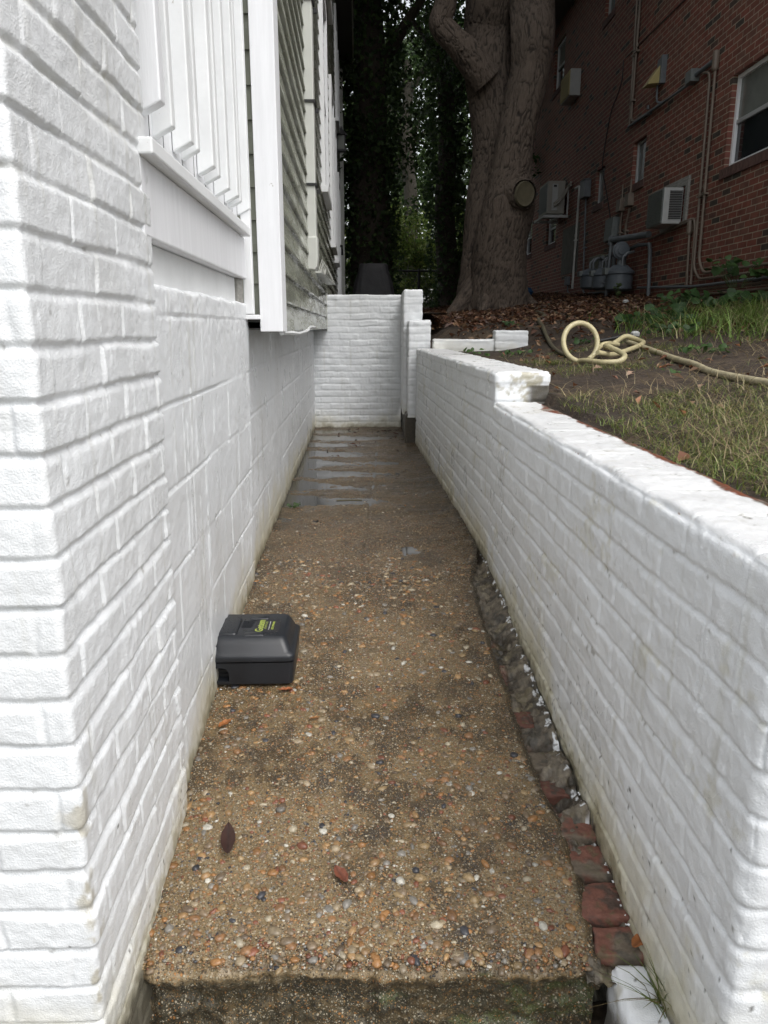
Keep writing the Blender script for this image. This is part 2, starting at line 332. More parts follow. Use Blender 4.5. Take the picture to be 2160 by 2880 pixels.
def grime(zb, seed, amt=1, speck=0):
    def f(s, t, fc, h, dirt, W):
        c = np.broadcast_to(WHITE, s.shape + (3,)).copy()
        c = mixc(c, np.array([.62, .63, .63]), .5 * sm(fbm(s * 3, t * 3, seed), 0, .6))
        z = W[..., 2] - (zp(W[..., 1]) if zb is None else zb)
        n = fbm(s * 14, t * 10, seed + 1); n2 = fbm(s * 50, t * 50, seed + 2)
        low = 1 - sm(z + .09 * n + .03 * n2, .0, .22 + .1 * vn(s * 3, 0 * s, seed + 5))
        c = mixc(c, YE, low * .85 * amt); c = mixc(c, GR, (1 - sm(z + .05 * n2 + .05 * n, -.005, .075)) * .9 * amt)
        st = vn(s * 38, t * 2.2, seed + 12) * .6 + vn(s * 90, t * 4, seed + 13) * .4; c = mixc(c, np.array([.42, .41, .34]), sm(st, .25, .7) * sm(n + .5, .2, .9) * .35 * amt * (fc != 'T'))
        c = mixc(c, DK, (1 - sm(z + .03 * n2 + .02 * n, -.02, .015)) * amt)
        c = mixc(c, GR, sm(n2 + .6 * n, .42, .62) * .35 * amt * (dirt + .25) * (.4 + low))
        c = mixc(c, DK * 2.5, sm(n2 * .9 + dirt * .2 + n * .5, .72, .8) * .5 * amt)
        if speck:
            k = hsh(np.floor(s / .006), np.floor(t / .006), seed + 8); c = mixc(c, DK, ((k > 1 - speck * (1 - sm(z, 0, .55))) & (fc != 'T')) * .8)
        return c
    return f
# --- left: brick pier
def hf_pier(s, t, fc):
    h, d, r = brick_h(s + .035, t - .012, 3, .0745, .215, .0060, .0100, .75, 1.1, .0045)
    if fc == 'F': h = h + drips(s, t, 5, 10, .65, -.1, 1.2)
    return h, d * .8, r
base_pier = grime(None, 31, .8, .006)
def col_pier(s, t, fc, h, dirt, W):
    c = base_pier(s, t, fc, h, dirt, W)
    n = fbm(s * 30, t * 30, 77); e = np.exp(-(s / .035) ** 2)
    c = mixc(c, np.array([.36, .33, .25]), sm(n + e * .55, .52, .8) * .8 * (1 - sm(W[..., 2], .25, .75)) * e)
    up = sm(W[..., 2], 1.0, 1.5); c = mixc(c, np.array([.45, .44, .36]), up * dirt * .45 * sm(n, -.2, .4)); return c
SL = -.0365
def ga(L, d0, g):  # growing spacing along the wall
    u = [0.]; 
    while u[-1] < L: u.append(u[-1] + d0 * (1 + g * u[-1]))
    u[-1] = L; return np.array(u)
pier = wallbox('brick_pier', (-.479, 1.008), (SL, 1), .655, .45, -.32, 2.25, ga(.655, .0034, 0), .0036, hf_pier, col_pier, M['paint'], side=-1, lean=-.008, db=.0036, r=.012)
setp(pier, 'tall white painted brick pier standing nearest on the left', 'pier')
# --- left: block foundation under the porch
def hf_block(seed, L, zoff, soft=.6):
    def f(s, t, fc):
        t2 = t - zoff + .003 * fbm(s * 3, t * 2, seed); ch = .2035; row = np.floor(t2 / ch); ft = t2 / ch - row
        s2 = s + .2 * (row % 2) + .07; cc = np.floor(s2 / .4); fs = s2 / .4 - cc
        lo = np.minimum(ft, 1 - ft) * ch; ds = np.minimum(fs, 1 - fs) * .4
        vis = sm(vn(s * 2.3, row * 7.1, seed + 4), -.45, .1)
        c = np.minimum(1 - vis * (1 - sm(lo, 0, .007)), 1 - .75 * (1 - sm(ds, 0, .006)) * sm(vn(row * 3.3, cc * 5.1, seed + 6), -.6, -.2))
        h = .0055 * (c - 1) + .0032 * fbm(s * 5, t * 5, seed + 1) + .0013 * fbm(s * 45, t * 45, seed + 2, 3) + (hsh(row, cc, seed + 3) - .5) * .0025
        h = h + drips(s, t, seed, int(26 * L), L, -.05, 1.2, .0042, .0028)
        # thick lumpy paint along the top
        h = h + .004 * sm(t, .98, 1.12) * fbm(s * 35, t * 35, seed + 7)
        # pilaster-like ridges where old render ends
        return h, (1 - c) * .6, row
    return f
blk = empty('foundation_wall', (-.55, 1.7, 0), 'white painted concrete block foundation wall along the left of the path', 'wall')
blk.location = (0, 0, 0)
wallbox('near_section', (-.5225, 1.64), (SL, 1), 1.49, .22, -.2, 1.175, ga(1.48, .0050, .35), .0052, hf_block(41, 1.48, .087), grime(None, 51, 1), M['paint'], blk, side=-1, lean=-.018, db=.02)
wallbox('far_section', (-.585, 3.08), (-.0345, 1), 5.2, .22, -.06, 1.13, ga(5.2, .0085, .28), .008, hf_block(43, 5.2, .087), grime(None, 53, 1.25), M['paint'], blk, side=-1, lean=-.006, db=.03, faces='FNT')
# --- right: retaining wall
def hf_ret(seed, L, top):
    def f(s, t, fc):
        if fc == 'T':
            h = .004 * fbm(s * 10, t * 10, seed + 3) + .0025 * fbm(s * 40, t * 75, seed + 4, 4) - .004 * (1 - sm(np.abs((s / .215) % 1 - .5) * .215, 0, .007)) * sm(vn(s * 5, t * 5, seed + 6), -.3, .3) + .0015 * np.sin(s * 2 * math.pi / .1) * (1 if top else .2)
            if top: h = h - .006 * (1 - sm(np.abs((s / .105) % 1 - .5) * .105, 0, .008))
            return h, 0 * s, s
        h, d, r = brick_h(s, t - .006, seed, .0755, .212, .0058, .0100, .6, .95, .0045)
        h = h + .0020 * fbm(s * 17, t * 20, seed + 21, 4) + .0012 * fbm(s * 70, t * 90, seed + 22, 2) + (drips(s, t, seed, int(26 * L), L, .0, .9, .0026, .004) * sm(s, .01, .06) if fc == 'F' else 0) + (.004 * fbm(s * 24, t * 24, seed + 25) * (1 - sm(np.abs(s), .02, .12)) if top == 0 else 0)
        # soften towards the rounded top course
        if top: h = h + .004 * (t > top)
        return h, d * .6, r
    return f
gR = grime(None, 61, 1.25, .012)
def col_ret(topz):
    def f(s, t, fc, h, dirt, W):
        c = gR(s, t, fc, h, dirt, W)
        if fc == 'T':
            c = np.broadcast_to(np.array([.66, .67, .675]), s.shape + (3,)).copy(); b = t - topz  # top face painted darker to hold down blown-out light; grime follows
            n = fbm(s * 4, b * 6 + 3, 91); n2 = fbm(s * 40, b * 40, 92)
            if topz < .85:
                e = sm(b + .045 * n + .012 * n2, .165, .172); c = mixc(c, mixc(np.broadcast_to(RB * .62, c.shape), DK * 1.6, sm(n2, -.1, .5)), e)
            c = mixc(c, np.array([.48, .46, .39]), sm(n2 + .5 * n, .15, .6) * .45); st = vn(s * 22, b * 130, 97) * .6 + vn(s * 60, b * 200, 98) * .4; c = mixc(c, np.array([.45, .44, .40]), sm(st, .35, .8) * .4); c = mixc(c, DK, sm(n2, .55, .62) * .8)
        else:
            n = fbm(s * 7, t * 9, 93); n2 = fbm(s * 55, t * 55, 94)
            c = mixc(c, np.array([.52, .50, .38]), sm(n + .5 * n2, .25, .6) * .4 * (1 + dirt))
            c = mixc(c, RB * .8, sm(n2 + .9 * sm(t, topz - .06, topz - .01) * .35, .86, .92) * .8)
            if fc == 'N' and topz > .85:
                c = mixc(c, GR, sm(n2 + n, .1, .6) * .75); c = mixc(c, DK * 1.5, sm(-s, .13, .17) * (t < .835) * .95)
        return c
    return f
ret = empty('retaining_wall', (0, 0, 0), 'white painted brick retaining wall stepping down along the right of the path', 'wall')
DR = (-.0262, 1)
wallbox('lower_section', (.536, .928), DR, 2.345, .215, -.55, .762, ga(2.345, .0042, .55), .0048, hf_ret(71, 2.345, 0), col_ret(.762), M['paint'], ret, side=1, lean=.0, db=.006, r=.03)
wallbox('upper_section', (.478, 3.262), (-.050, 1), 3.7, .245, -.08, .892, ga(3.7, .0075, .22), .0062, hf_ret(73, 3.7, .825), col_ret(.892), M['paint'], ret, side=1, lean=.006, db=.008, r=.014)
# --- end wall and stepped wing wall
def hf_end(seed, ch=.068):
    def f(s, t, fc):
        h, d, r = brick_h(s + .05, t, seed, ch, .215, .005, .009, .8, 1.0, .012); return h + .004 * fbm(s * 16, t * 24, seed + 60), d * .8, r
    return f
endw = wallbox('end_wall', (-.86, 8.17), (1, 0), 1.05, .22, -.05, 1.415, ga(1.05, .009, 0), .0085, hf_end(81), grime(0, 83, .7), M['paintfar'], side=-1, r=.012, db=.03, faces='FTK')
setp(endw, 'white painted brick wall closing the far end of the path', 'wall')
wing = empty('wing_wall', (0, 0, 0), 'stepped white painted brick wing wall at the far right end of the path', 'wall')
wallbox('tall_section', (.182, 7.27), (0, 1), .9, .19, .25, 1.425, ga(.9, .012, 0), .01, hf_end(85), grime(.2, 86, .6), M['paintfar'], wing, side=1, r=.02, db=.012)
wallbox('middle_section', (.222, 7.0), (0, 1), .268, .215, .25, 1.142, ga(.268, .012, 0), .01, hf_end(87), grime(.2, 88, .6), M['paintfar'], wing, side=1, r=.02, db=.012)
lowf = empty('low_edging_wall', (0, 0, 0), 'low white brick edging wall with a raised block behind the hose', 'wall')
wallbox('edging', (.44, 6.80), (1, 0), .80, .12, .80, .975, ga(.80, .012, 0), .01, hf_end(89), grime(.8, 90, .6), M['paintfar'], lowf, side=-1, r=.012, db=.02)
wallbox('raised_block', (.99, 6.77), (1, 0), .30, .2, .80, 1.052, ga(.30, .012, 0), .01, hf_end(95), grime(.8, 96, .7), M['paintfar'], lowf, side=-1, r=.012, db=.02)
# dark undermined stub below the wing wall
mb = MB(); mb.box(.20, .38, 7.02, 8.1, -.05, .28); stub = mb.build('stone_footing', M['mud'], None, .02)
a_ = stub.data.attributes.new('Col', 'FLOAT_COLOR', 'POINT'); a_.data.foreach_set('color', np.tile([.07, .06, .045, 1], len(stub.data.vertices)).astype(np.float32))
setp(stub, 'dark muddy stone footing showing under the wing wall', 'footing')
# ------------------------------------------------------------ the path slab
ys = [1.212]
while ys[-1] < 8.2: ys.append(ys[-1] + .0034 * ys[-1])
ys = np.array(ys)
def edgeR(Y): return ip(Y, [1.15, 1.26, 1.47, 1.6, 1.66, 1.84, 2.06, 2.3, 2.65, 3.1, 3.5, 4.5, 7, 8.2], [.43, .44, .452, .45, .433, .408, .407, .401, .391, .40, .46, .42, .32, .25])
def edgeL(Y): return -.485 - .0365 * Y - .012 * (Y < 1.7)
us = np.linspace(0, 1, 260)
Yg, Ug = np.meshgrid(ys, us, indexing='ij')
er = edgeR(Yg) + (.012 * fbm(Yg * 14, 0 * Yg, 101) + .004 * fbm(Yg * 60, 0 * Yg, 102)) * (Yg < 3.3)
Xg = edgeL(Yg) + Ug * (er - edgeL(Yg))
def path_h(X, Y):
    h = zp(Y) + .006 * fbm(X * 3, Y * 3, 103) + .0025 * fbm(X * 18, Y * 18, 104) + .0016 * fbm(X * 70, Y * 70, 105, 3)
    far = sm(Y, 3.4, 4.6)
    h = h + far * (.0045 * np.sin(Y * 2 * math.pi / .47 + 1.2 * fbm(X * 1.5, Y * .8, 119)) + .0065 * fbm(X * 1.2 + 3, Y * 3.0, 106, 3) + .010 * (X + .2) + .0045 * fbm(X * 7, Y * 16, 107) + .002 * fbm(X * 30, Y * 40, 108)) - .007 * np.exp(-(((X - .12) / .05) ** 2 + ((Y - 3.55) / .08) ** 2))
    h = h + .03 * sm(X, .22, .5) * sm(Y, 2.9, 3.4) + .022 * sm(X, .2, .5) * sm(Y, 2.9, 3.4) * fbm(X * 14, Y * 14, 108)
    # cross joints and the long middle joint
    for yj in (1.80, 3.05, 4.3): h = h - .004 * np.exp(-((Y - yj - .01 * fbm(X * 8, 0 * X, 109)) / .006) ** 2) * sm(vn(X * 5, 0 * X + yj, 110), -.7, .2)
    h = h - .004 * np.exp(-((X + .1 + .05 * (Y - 3) * -.2 - .006 * fbm(Y * 9, 0 * Y, 111)) / .008) ** 2) * sm(Y, 2.6, 3.2)
    return h
Zg = path_h(Xg, Yg)
Zg = Zg - .012 * (1 - sm(er - Xg, 0, .02)) * (Yg < 3.3)
# front lip: jagged rounded edge then riser
jag = .020 * fbm(Xg[0] * 9, 0 * Xg[0], 112) + .012 * fbm(Xg[0] * 45, 0 * Xg[0], 113)
Yg2 = Yg + (jag + .012)[None, :] * (1 - sm(Yg, 1.212, 1.32))
Zg = Zg - .018 * (1 - sm(Yg, 1.212, 1.245)) ** 2
rows = []
x0, y0, z0 = Xg[0], Yg2[0], Zg[0]
nr = 34
for k in range(nr, 0, -1):
    d = .0065 * k; und = .035 * sm(np.full_like(x0, d), .02, .075) + (.022 * fbm(x0 * 10, 0 * x0 + d * 25, 114) + .008 * fbm(x0 * 50, 0 * x0 + d * 60, 116)) * sm(np.full_like(x0, d), 0, .04)
    rows.append((x0, y0 + und - .008 * math.sin(min(d / .02, 1) * math.pi), z0 - d + .004 * fbm(x0 * 60, 0 * x0 + d * 60, 115)))
XX = np.concatenate([np.stack([r[0] for r in rows]), Xg]); YY = np.concatenate([np.stack([r[1] for r in rows]), Yg2]); ZZ = np.concatenate([np.stack([r[2] for r in rows]), Zg])
YZ = YY + 2.3 * (ZZ - zp(YY)); n1 = fbm(XX * 5, YZ * 5, 120); n2 = fbm(XX * 25, YZ * 25, 121)
c = np.broadcast_to(np.array([.165, .118, .060]), XX.shape + (3,)).copy()
c = mixc(c, np.array([.055, .038, .021]), sm(n1 + .6 * n2, -.02, .3) * .85)
c = mixc(c, np.array([.03, .022, .014]), np.exp(-((XX + .10 + .06 * fbm(YY * 2, 0 * YY, 131)) / .05) ** 2) * sm(fbm(XX * 9, YY * 4, 133), -.15, .25) * sm(YY, 2.0, 2.8) * .8)
c = mixc(c, np.array([.23, .175, .10]), sm(-n1 + .4 * n2, .1, .5) * .7)
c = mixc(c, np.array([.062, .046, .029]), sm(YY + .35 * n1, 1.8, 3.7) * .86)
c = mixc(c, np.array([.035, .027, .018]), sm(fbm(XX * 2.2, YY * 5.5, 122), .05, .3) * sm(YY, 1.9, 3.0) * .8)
c = mixc(c, np.array([.05, .04, .03]), sm(n2 + n1, .45, .7) * .8)
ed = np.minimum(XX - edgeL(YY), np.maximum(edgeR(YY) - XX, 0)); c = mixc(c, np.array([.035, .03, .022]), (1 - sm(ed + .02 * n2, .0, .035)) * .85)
c = mixc(c, np.array([.045, .042, .028]), (ZZ < zp(1.2) - .04) * .9 * sm(n2, -.9, .1)); c = mixc(c, np.array([.13, .16, .05]), (ZZ < zp(1.2) - .02) * sm(n1 + n2 + 1.6 * (XX - .3), .1, .5) * .4)
path = meshnp('path', np.stack([XX, YY, ZZ], -1).reshape(-1, 3), gridF(*XX.shape)[:, ::-1], M['path'], None, c.reshape(-1, 3))
setp(path, kind='structure')
# embedded pebbles
def ico():
    import bmesh
    bm = bmesh.new(); bmesh.ops.create_icosphere(bm, subdivisions=2, radius=1)
    v = np.array([x.co[:] for x in bm.verts]); f = np.array([[q.index for q in p.verts] for p in bm.faces]); bm.free(); return v, f
IV, IF = ico()
def ico1():
    import bmesh
    bm = bmesh.new(); bmesh.ops.create_icosphere(bm, subdivisions=1, radius=1)
    v = np.array([x.co[:] for x in bm.verts]); f = np.array([[q.index for q in p.verts] for p in bm.faces]); bm.free(); return v, f
IV1, IF1 = ico1()
def pebbles(name, n, rmin, rmax, ylo, yhi, seed, IV=IV, IF=IF):
    rg = np.random.default_rng(seed)
    Y = ylo + (yhi - ylo) * rg.random(n) ** 1.25; U = rg.random(n)
    el = edgeL(Y) + .015; X = el + U * (edgeR(Y) - .02 - el)
    dens = fbm(X * 5, Y * 5, 120); keep = rg.random(n) > sm(dens, -.1, .45) * .75; X, Y = X[keep], Y[keep]; n = len(X)
    r = rmin + (rmax - rmin) * rg.random(n) ** 2.6; Z = path_h(X, Y) - .018 * (1 - sm(Y, 1.212, 1.245)) ** 2
    sc = np.stack([r * rg.uniform(.9, 1.5, n), r * rg.uniform(.7, 1.1, n), r * rg.uniform(.45, .7, n)], -1)
    an = rg.random(n) * math.pi * 2; ca, sa = np.cos(an), np.sin(an)
    v = IV[None] * sc[:, None] * (1 + .16 * rg.standard_normal((n, len(IV), 1)) * .6)
    x = v[..., 0] * ca[:, None] - v[..., 1] * sa[:, None]; y = v[..., 0] * sa[:, None] + v[..., 1] * ca[:, None]
    P = np.stack([x + X[:, None], y + Y[:, None], v[..., 2] + (Z - r * rg.uniform(.0, .34, n))[:, None]], -1)
    pal = np.array([[.28, .14, .05], [.22, .115, .05], [.31, .19, .085], [.36, .31, .22], [.28, .22, .14], [.18, .13, .08], [.20, .075, .04], [.04, .04, .045], [.45, .43, .37], [.20, .185, .16], [.27, .19, .095], [.14, .10, .065]])
    C = pal[rg.choice(len(pal), n, p=[.10, .11, .09, .07, .12, .14, .07, .04, .035, .075, .09, .06])] * rg.uniform(.6, 1.05, (n, 1))
    F = (IF[None] + (np.arange(n) * len(IV))[:, None, None]).reshape(-1, 3)
    return P.reshape(-1, 3), F, np.repeat(C, len(IV), 0)
parts = [pebbles('a', 4300, .0035, .0125, 1.222, 3.4, 1), pebbles('b', 62000, .0013, .0042, 1.222, 4.2, 2, IV1, IF1), pebbles('c', 6500, .0025, .0075, 3, 8.0, 3, IV1, IF1)]
off = 0; VV = []; FF = []; CC = []
for v, f, cc in parts: VV.append(v); FF.append(f + off); CC.append(cc); off += len(v)
peb = meshnp('path_pebbles', np.concatenate(VV), np.concatenate(FF), M['pebble'], None, np.concatenate(CC)); setp(peb, 'rounded brown and tan pebbles bedded in the concrete path', 'pebbles', kind='stuff')
# lower ground in front of and beside the slab
gx, gy = np.meshgrid(np.linspace(-.7, .8, 150), np.linspace(.2, 1.35, 120), indexing='ij')
gz = -.40 + .05 * fbm(gx * 9, gy * 9, 130) + .012 * fbm(gx * 50, gy * 50, 131)
gc = mixc(np.broadcast_to(np.array([.05, .04, .03]), gx.shape + (3,)), np.array([.12, .09, .06]), sm(fbm(gx * 30, gy * 30, 132), 0, .4))
lo = meshnp('lower_ground', np.stack([gx, gy, gz], -1).reshape(-1, 3), gridF(*gx.shape), M['mud'], None, gc.reshape(-1, 3)); setp(lo, kind='structure')
# bed of mortar and mud between slab and retaining wall
by, bu = np.meshgrid(np.linspace(1.2, 3.7, 520), np.linspace(0, 1, 60), indexing='ij')
bx = (edgeR(by) - .03) + bu * (.545 - .02 * by - edgeR(by) + .03)
nn = fbm(bx * 13 + 2 * vn(by * 5, bx * 5, 7), by * 11, 140) + .35 * fbm(bx * 45, by * 45, 146); bz = zp(by) - .034 + .014 * (1 - sm(by, 1.6, 1.75)) + .03 * nn + .035 * sm(bu, .45, 1) * (by > 1.6) + .012 * fbm(bx * 60, by * 60, 141, 4) + .02 * sm(by, 2.6, 3.1)
bc = mixc(np.broadcast_to(np.array([.125, .105, .078]), bx.shape + (3,)), np.array([.045, .035, .024]), 1 - sm(nn, -.3, .15))
bc = mixc(bc, np.array([.19, .16, .09]), sm(fbm(bx * 20, by * 20, 143), .1, .4) * .5)
bc = mixc(bc, np.array([.14, .055, .035]), sm(fbm(bx * 9, by * 9, 149), .1, .3) * (1 - sm(bu, .3, .5)) * .8)
bc = mixc(bc, DK, sm(fbm(bx * 48, by * 48, 151), .1, .35) * .8); bc = mixc(bc, np.array([.20, .17, .12]), sm(-fbm(bx * 48, by * 48, 151), .2, .45) * .7)
bc = mixc(bc, WHITE, sm(fbm(bx * 60, by * 60, 144) + .9 * sm(bu, .7, .92), 1.08, 1.15) * .9)
bed = meshnp('mortar_bed', np.stack([bx, by, bz], -1).reshape(-1, 3), gridF(*bx.shape)[:, ::-1], M['mud'], None, bc.reshape(-1, 3)); setp(bed, kind='structure')
# red bricks along the slab edge
def rough_brick(name, c, size, rz, seed, patch=.3, tint=1):
    n = 22; Vs = []; Fs = []; Cs = []; base = 0; hx, hy, hz = size[0] / 2, size[1] / 2, size[2] / 2; r = .007
    lin = np.linspace(-1, 1, n)
    for ax in range(3):
        for sg in (-1, 1):
            a, b = np.meshgrid(lin, lin, indexing='ij'); p = [None] * 3; p[ax] = 0 * a + sg; p[(ax + 1) % 3] = a; p[(ax + 2) % 3] = b
            p = np.stack(p, -1) * np.array([hx, hy, hz]); q = np.clip(p, [-hx + r, -hy + r, -hz + r], [hx - r, hy - r, hz - r]); nn = p - q; nn /= np.linalg.norm(nn, axis=-1, keepdims=True)
            h = .006 * fbm(p[..., 0] * 25 + p[..., 2] * 20, p[..., 1] * 25 + p[..., 2] * 13, seed) + .002 * fbm(p[..., 0] * 110, p[..., 1] * 110 + p[..., 2] * 90, seed + 1)
            P = q + nn * (r + h)[..., None]; Vs.append(P.reshape(-1, 3)); f = gridF(n, n, base); Fs.append(f if sg > 0 else f[:, ::-1]); base += n * n
            m = sm(fbm(p[..., 0] * 14, p[..., 1] * 14 + p[..., 2] * 9, seed + 2), .12 - patch, .3 - patch)
            cc_ = mixc(np.broadcast_to(np.array([.165, .068, .047]) * tint, a.shape + (3,)), np.array([.13, .11, .08]), m * .9); g_ = fbm(p[..., 0] * 55 + p[..., 2] * 40, p[..., 1] * 55 + p[..., 2] * 30, seed + 4); cc_ = mixc(cc_, DK, sm(g_, .12, .4) * .75); cc_ = mixc(cc_, np.array([.10, .10, .05]), sm(-g_, .25, .5) * .6); Cs.append(cc_.reshape(-1, 3))
    V = np.concatenate(Vs); ca, sa = math.cos(rz), math.sin(rz)
    o = meshnp(name, V, np.concatenate(Fs), M['redbrick'], None, np.concatenate(Cs)); o.location = c; o.rotation_euler = (random.uniform(-.03, .03), random.uniform(-.05, .05), rz); return o
bl = [(.505, 1.285, .125, .075, 'chipped red brick beside the slab, nearest the white block', .1), (.493, 1.385, .12, .105, 'long bright red brick by the slab edge, second from the white block', -.1),
      (.488, 1.495, .115, .10, 'mossy red brick by the slab edge, third from the white block', .1), (.470, 1.600, .11, .09, 'red brick half covered by grey mortar, fourth from the white block', .15),
      (.445, 1.745, .10, .07, 'narrow sunken red brick between slab and mortar, fifth from the white block', 0), (.432, 1.86, .09, .085, 'small sunken red brick in the edging crack, sixth from the white block', 0), (.425, 2.06, .07, .09, 'farthest red brick showing in the crack beside the slab', .1)]
for i, (x, y, w_, l_, lb, pt) in enumerate(bl):
    o = rough_brick('edging_brick', (x, y, float(zp(y)) - .058 + (.012 if i < 4 else -.002)), (w_, l_, .08), -.08, 200 + i * 7, pt, 1 if i < 4 else .7); setp(o, lb, 'brick', 'red bricks edging the path slab')
# white painted footing block with tuft of grass
def hf_fb(s, t, fc): return .006 * fbm(s * 20, t * 20, 150) + .0015 * fbm(s * 90, t * 90, 151), 0 * s, s
fb = wallbox('footing_block', (.452, .86), (.02, 1), .39, .13, -.5, -.182, ga(.385, .006, 0), .008, hf_fb, lambda s, t, fc, h, d, W: mixc(mixc(mixc(np.broadcast_to(WHITE, s.shape + (3,)), GR, sm(fbm(s * 30, t * 30, 152), .1, .5) * .6), DK, (hsh(np.floor(s / .005), np.floor(t / .005), 3) > .985) * .9), DK * 1.5, (1 - sm(W[..., 2] + .02 * fbm(s * 30, t * 30, 6), -.26, -.22)) * (fc != 'T') * .8), M['paint'], side=1, faces='FKTN', db=.006, r=.018)
setp(fb, 'spattered white painted block at the foot of the retaining wall', 'block')
# puddles
def puddle(name, cx, cy, rx, ry, z, lb):
    n = 40; v = [(cx, cy, z)] + [(cx + rx * math.cos(a) * (1 + .2 * math.sin(3 * a + cx * 9)), cy + ry * math.sin(a) * (1 + .15 * math.sin(5 * a)), z) for a in np.linspace(0, 2 * math.pi, n, endpoint=False)]
    mb = MB(); mb.add(v, [(0, 1 + i, 1 + (i + 1) % n) for i in range(n)]); o = mb.build(name, M['water']); setp(o, kind='structure'); return o
mb = MB(); mb.add([(-.80, 3.9, -.0036), (.12, 3.9, -.0036), (.12, 8.16, -.0036), (-.80, 8.16, -.0036)], [(0, 1, 2, 3)]); o = mb.build('puddle_water', M['water']); setp(o, kind='structure')
puddle('puddle_water', .12, 3.55, .09, .14, float(path_h(np.array(.2), np.array(3.55))) - .004, '')
# ------------------------------------------------------------ left house and porch
def HX(Y): return -.324 - .0365 * Y
house = empty('house', (-.5, 3.15, 0), 'green sided house with white trim rising on the left of the path', 'house'); house.location = (0, 0, 0)
ang = math.atan(.0365)
def HP(u, out, z):  # u along Y, out = distance toward path from siding plane
    return (HX(u) + out, u, z)
def siding(name, u0, u1, z0, z1, e=.122, nu=60):
    zs = []; outs = []; z = z0; k = 0
    while z < z1:
        zs += [z, z, z + .008, z + e * .5, z + e - .012, z + e - .001]; outs += [-.004, .014, .0145, .008, .003, .001]; z += e; k += 1
    us_ = np.linspace(u0, u1, nu); U, Zi = np.meshgrid(us_, np.arange(len(zs)), indexing='ij'); ZZ = np.array(zs)[Zi]; OO = np.array(outs)[Zi]
    OO = OO * 1.25 + .004 * fbm(U * 1.1, ZZ * .7, 160, 2)
    V = np.stack([HX(U) + OO, U, ZZ], -1).reshape(-1, 3); o = meshnp(name, V, gridF(*U.shape), M['vinyl'], house, None, smooth=False)
    return o
siding('siding', 3.16, 8.19, 1.062, 6.5, nu=160)
siding('siding', 8.19, 18.1, 1.43, 6.5, nu=120)
# return wall facing the camera between porch and house corner
mb = MB(); z = 1.13
while z < 6.4:
    mb.add([(-.424 - .005, 3.17, z), (-3.8, 3.17, z), (-3.8, 3.155, z), (-.424 - .005, 3.155, z), (-.424 - .005, 3.168, z + .121), (-3.8, 3.168, z + .121)], [(0, 1, 2, 3), (3, 2, 5, 4)]); z += .122
mb.build('return_siding', M['vinyl'], house)
# unseen body of the house behind the siding, added to block light
mb = MB(); mb.prism([(HX(3.2) - .03, 3.2), (HX(18.1) - .03, 18.1), (-7, 18.1), (-7, 3.2)], 'z', 1.1, 6.45); mb.build('wall_core', M['soffit'], house)
mb = MB(); mb.prism([(-.311 - .0365 * 8.2 - .02, 8.2), (HX(18.1) - .02, 18.1), (-6, 18.1), (-6, 8.2)], 'z', .3, 1.42); mb.build('foundation', M['soffit'], house)
# corner board (two faces)
mb = MB(); mb.box(-.503, -.410, 3.10, 3.15, 1.062, 6.4); mb.build('corner_board', M['whitewood'], house, .003)
mb = MB(); mb.box(-.431, -.4105, 3.152, 3.23, 1.062, 6.4); mb.build('corner_board', M['whitewood'], house, .002)
# loose white starter strip along the bottom edge and grime
pts = [(HX(y) + .014 + .004 * math.sin(y * 7), y, 1.058 - .012 * math.exp(-((y - 4.1) / .5) ** 2) + .022 * sm(np.array(y), 4.6, 5.2)) for y in np.linspace(3.18, 5.6, 24)]
MB().tube([tuple(map(float, p)) for p in pts], .011, 6).build('bottom_trim', M['whiteboard'], house, smooth=True)
mb = MB(); mb.box(HX(8.17) - .012, HX(8.17) + .02, 8.13, 8.165, 1.05, 1.45); mb.build('corner_strip', M['cream'], house, .002)
# underside closing the overhang
mb = MB(); mb.prism([(HX(3.16), 3.16), (HX(8.16), 8.16), (HX(8.16) - .2, 8.16), (HX(3.2) - .2, 3.2)], 'z', 1.068, 1.075); mb.build('overhang_underside', M['soffit'], house)
# downspout
dsp = MB(); x1 = HX(5.2) + .005; dsp.box(x1, x1 + .062, 5.17, 5.27, 1.56, 6.3); ds = dsp.build('downspout', M['cream'], house, .006)
mb = MB(); mb.box(x1 - .002, x1 + .004, 5.165, 5.171, 1.6, 6.3)
mb = MB(); mb.box(x1 - .004, x1 + .068, 5.162, 5.278, 3.16, 3.25); mb.build('coupling', M['cream'], ds, .004)
prof = [(0, 1.66), (0, 1.50)]
mb = MB(); mb.prism([(x1 - .004, 1.66), (x1 - .004, 1.455), (x1 + .05, 1.448), (x1 + .064, 1.47), (x1 + .07, 1.52), (x1 + .07, 1.66)], 'y', 5.16, 5.28); mb.build('elbow', M['cream'], ds, .008)
for z in (3.03, 2.46, 1.97): mb = MB(); mb.box(x1 - .006, x1 + .072, 5.16, 5.28, z, z + .016); mb.box(x1 + .06, x1 + .085, 5.275, 5.3, z - .03, z - .005); mb.build('strap', M['strap'], ds)
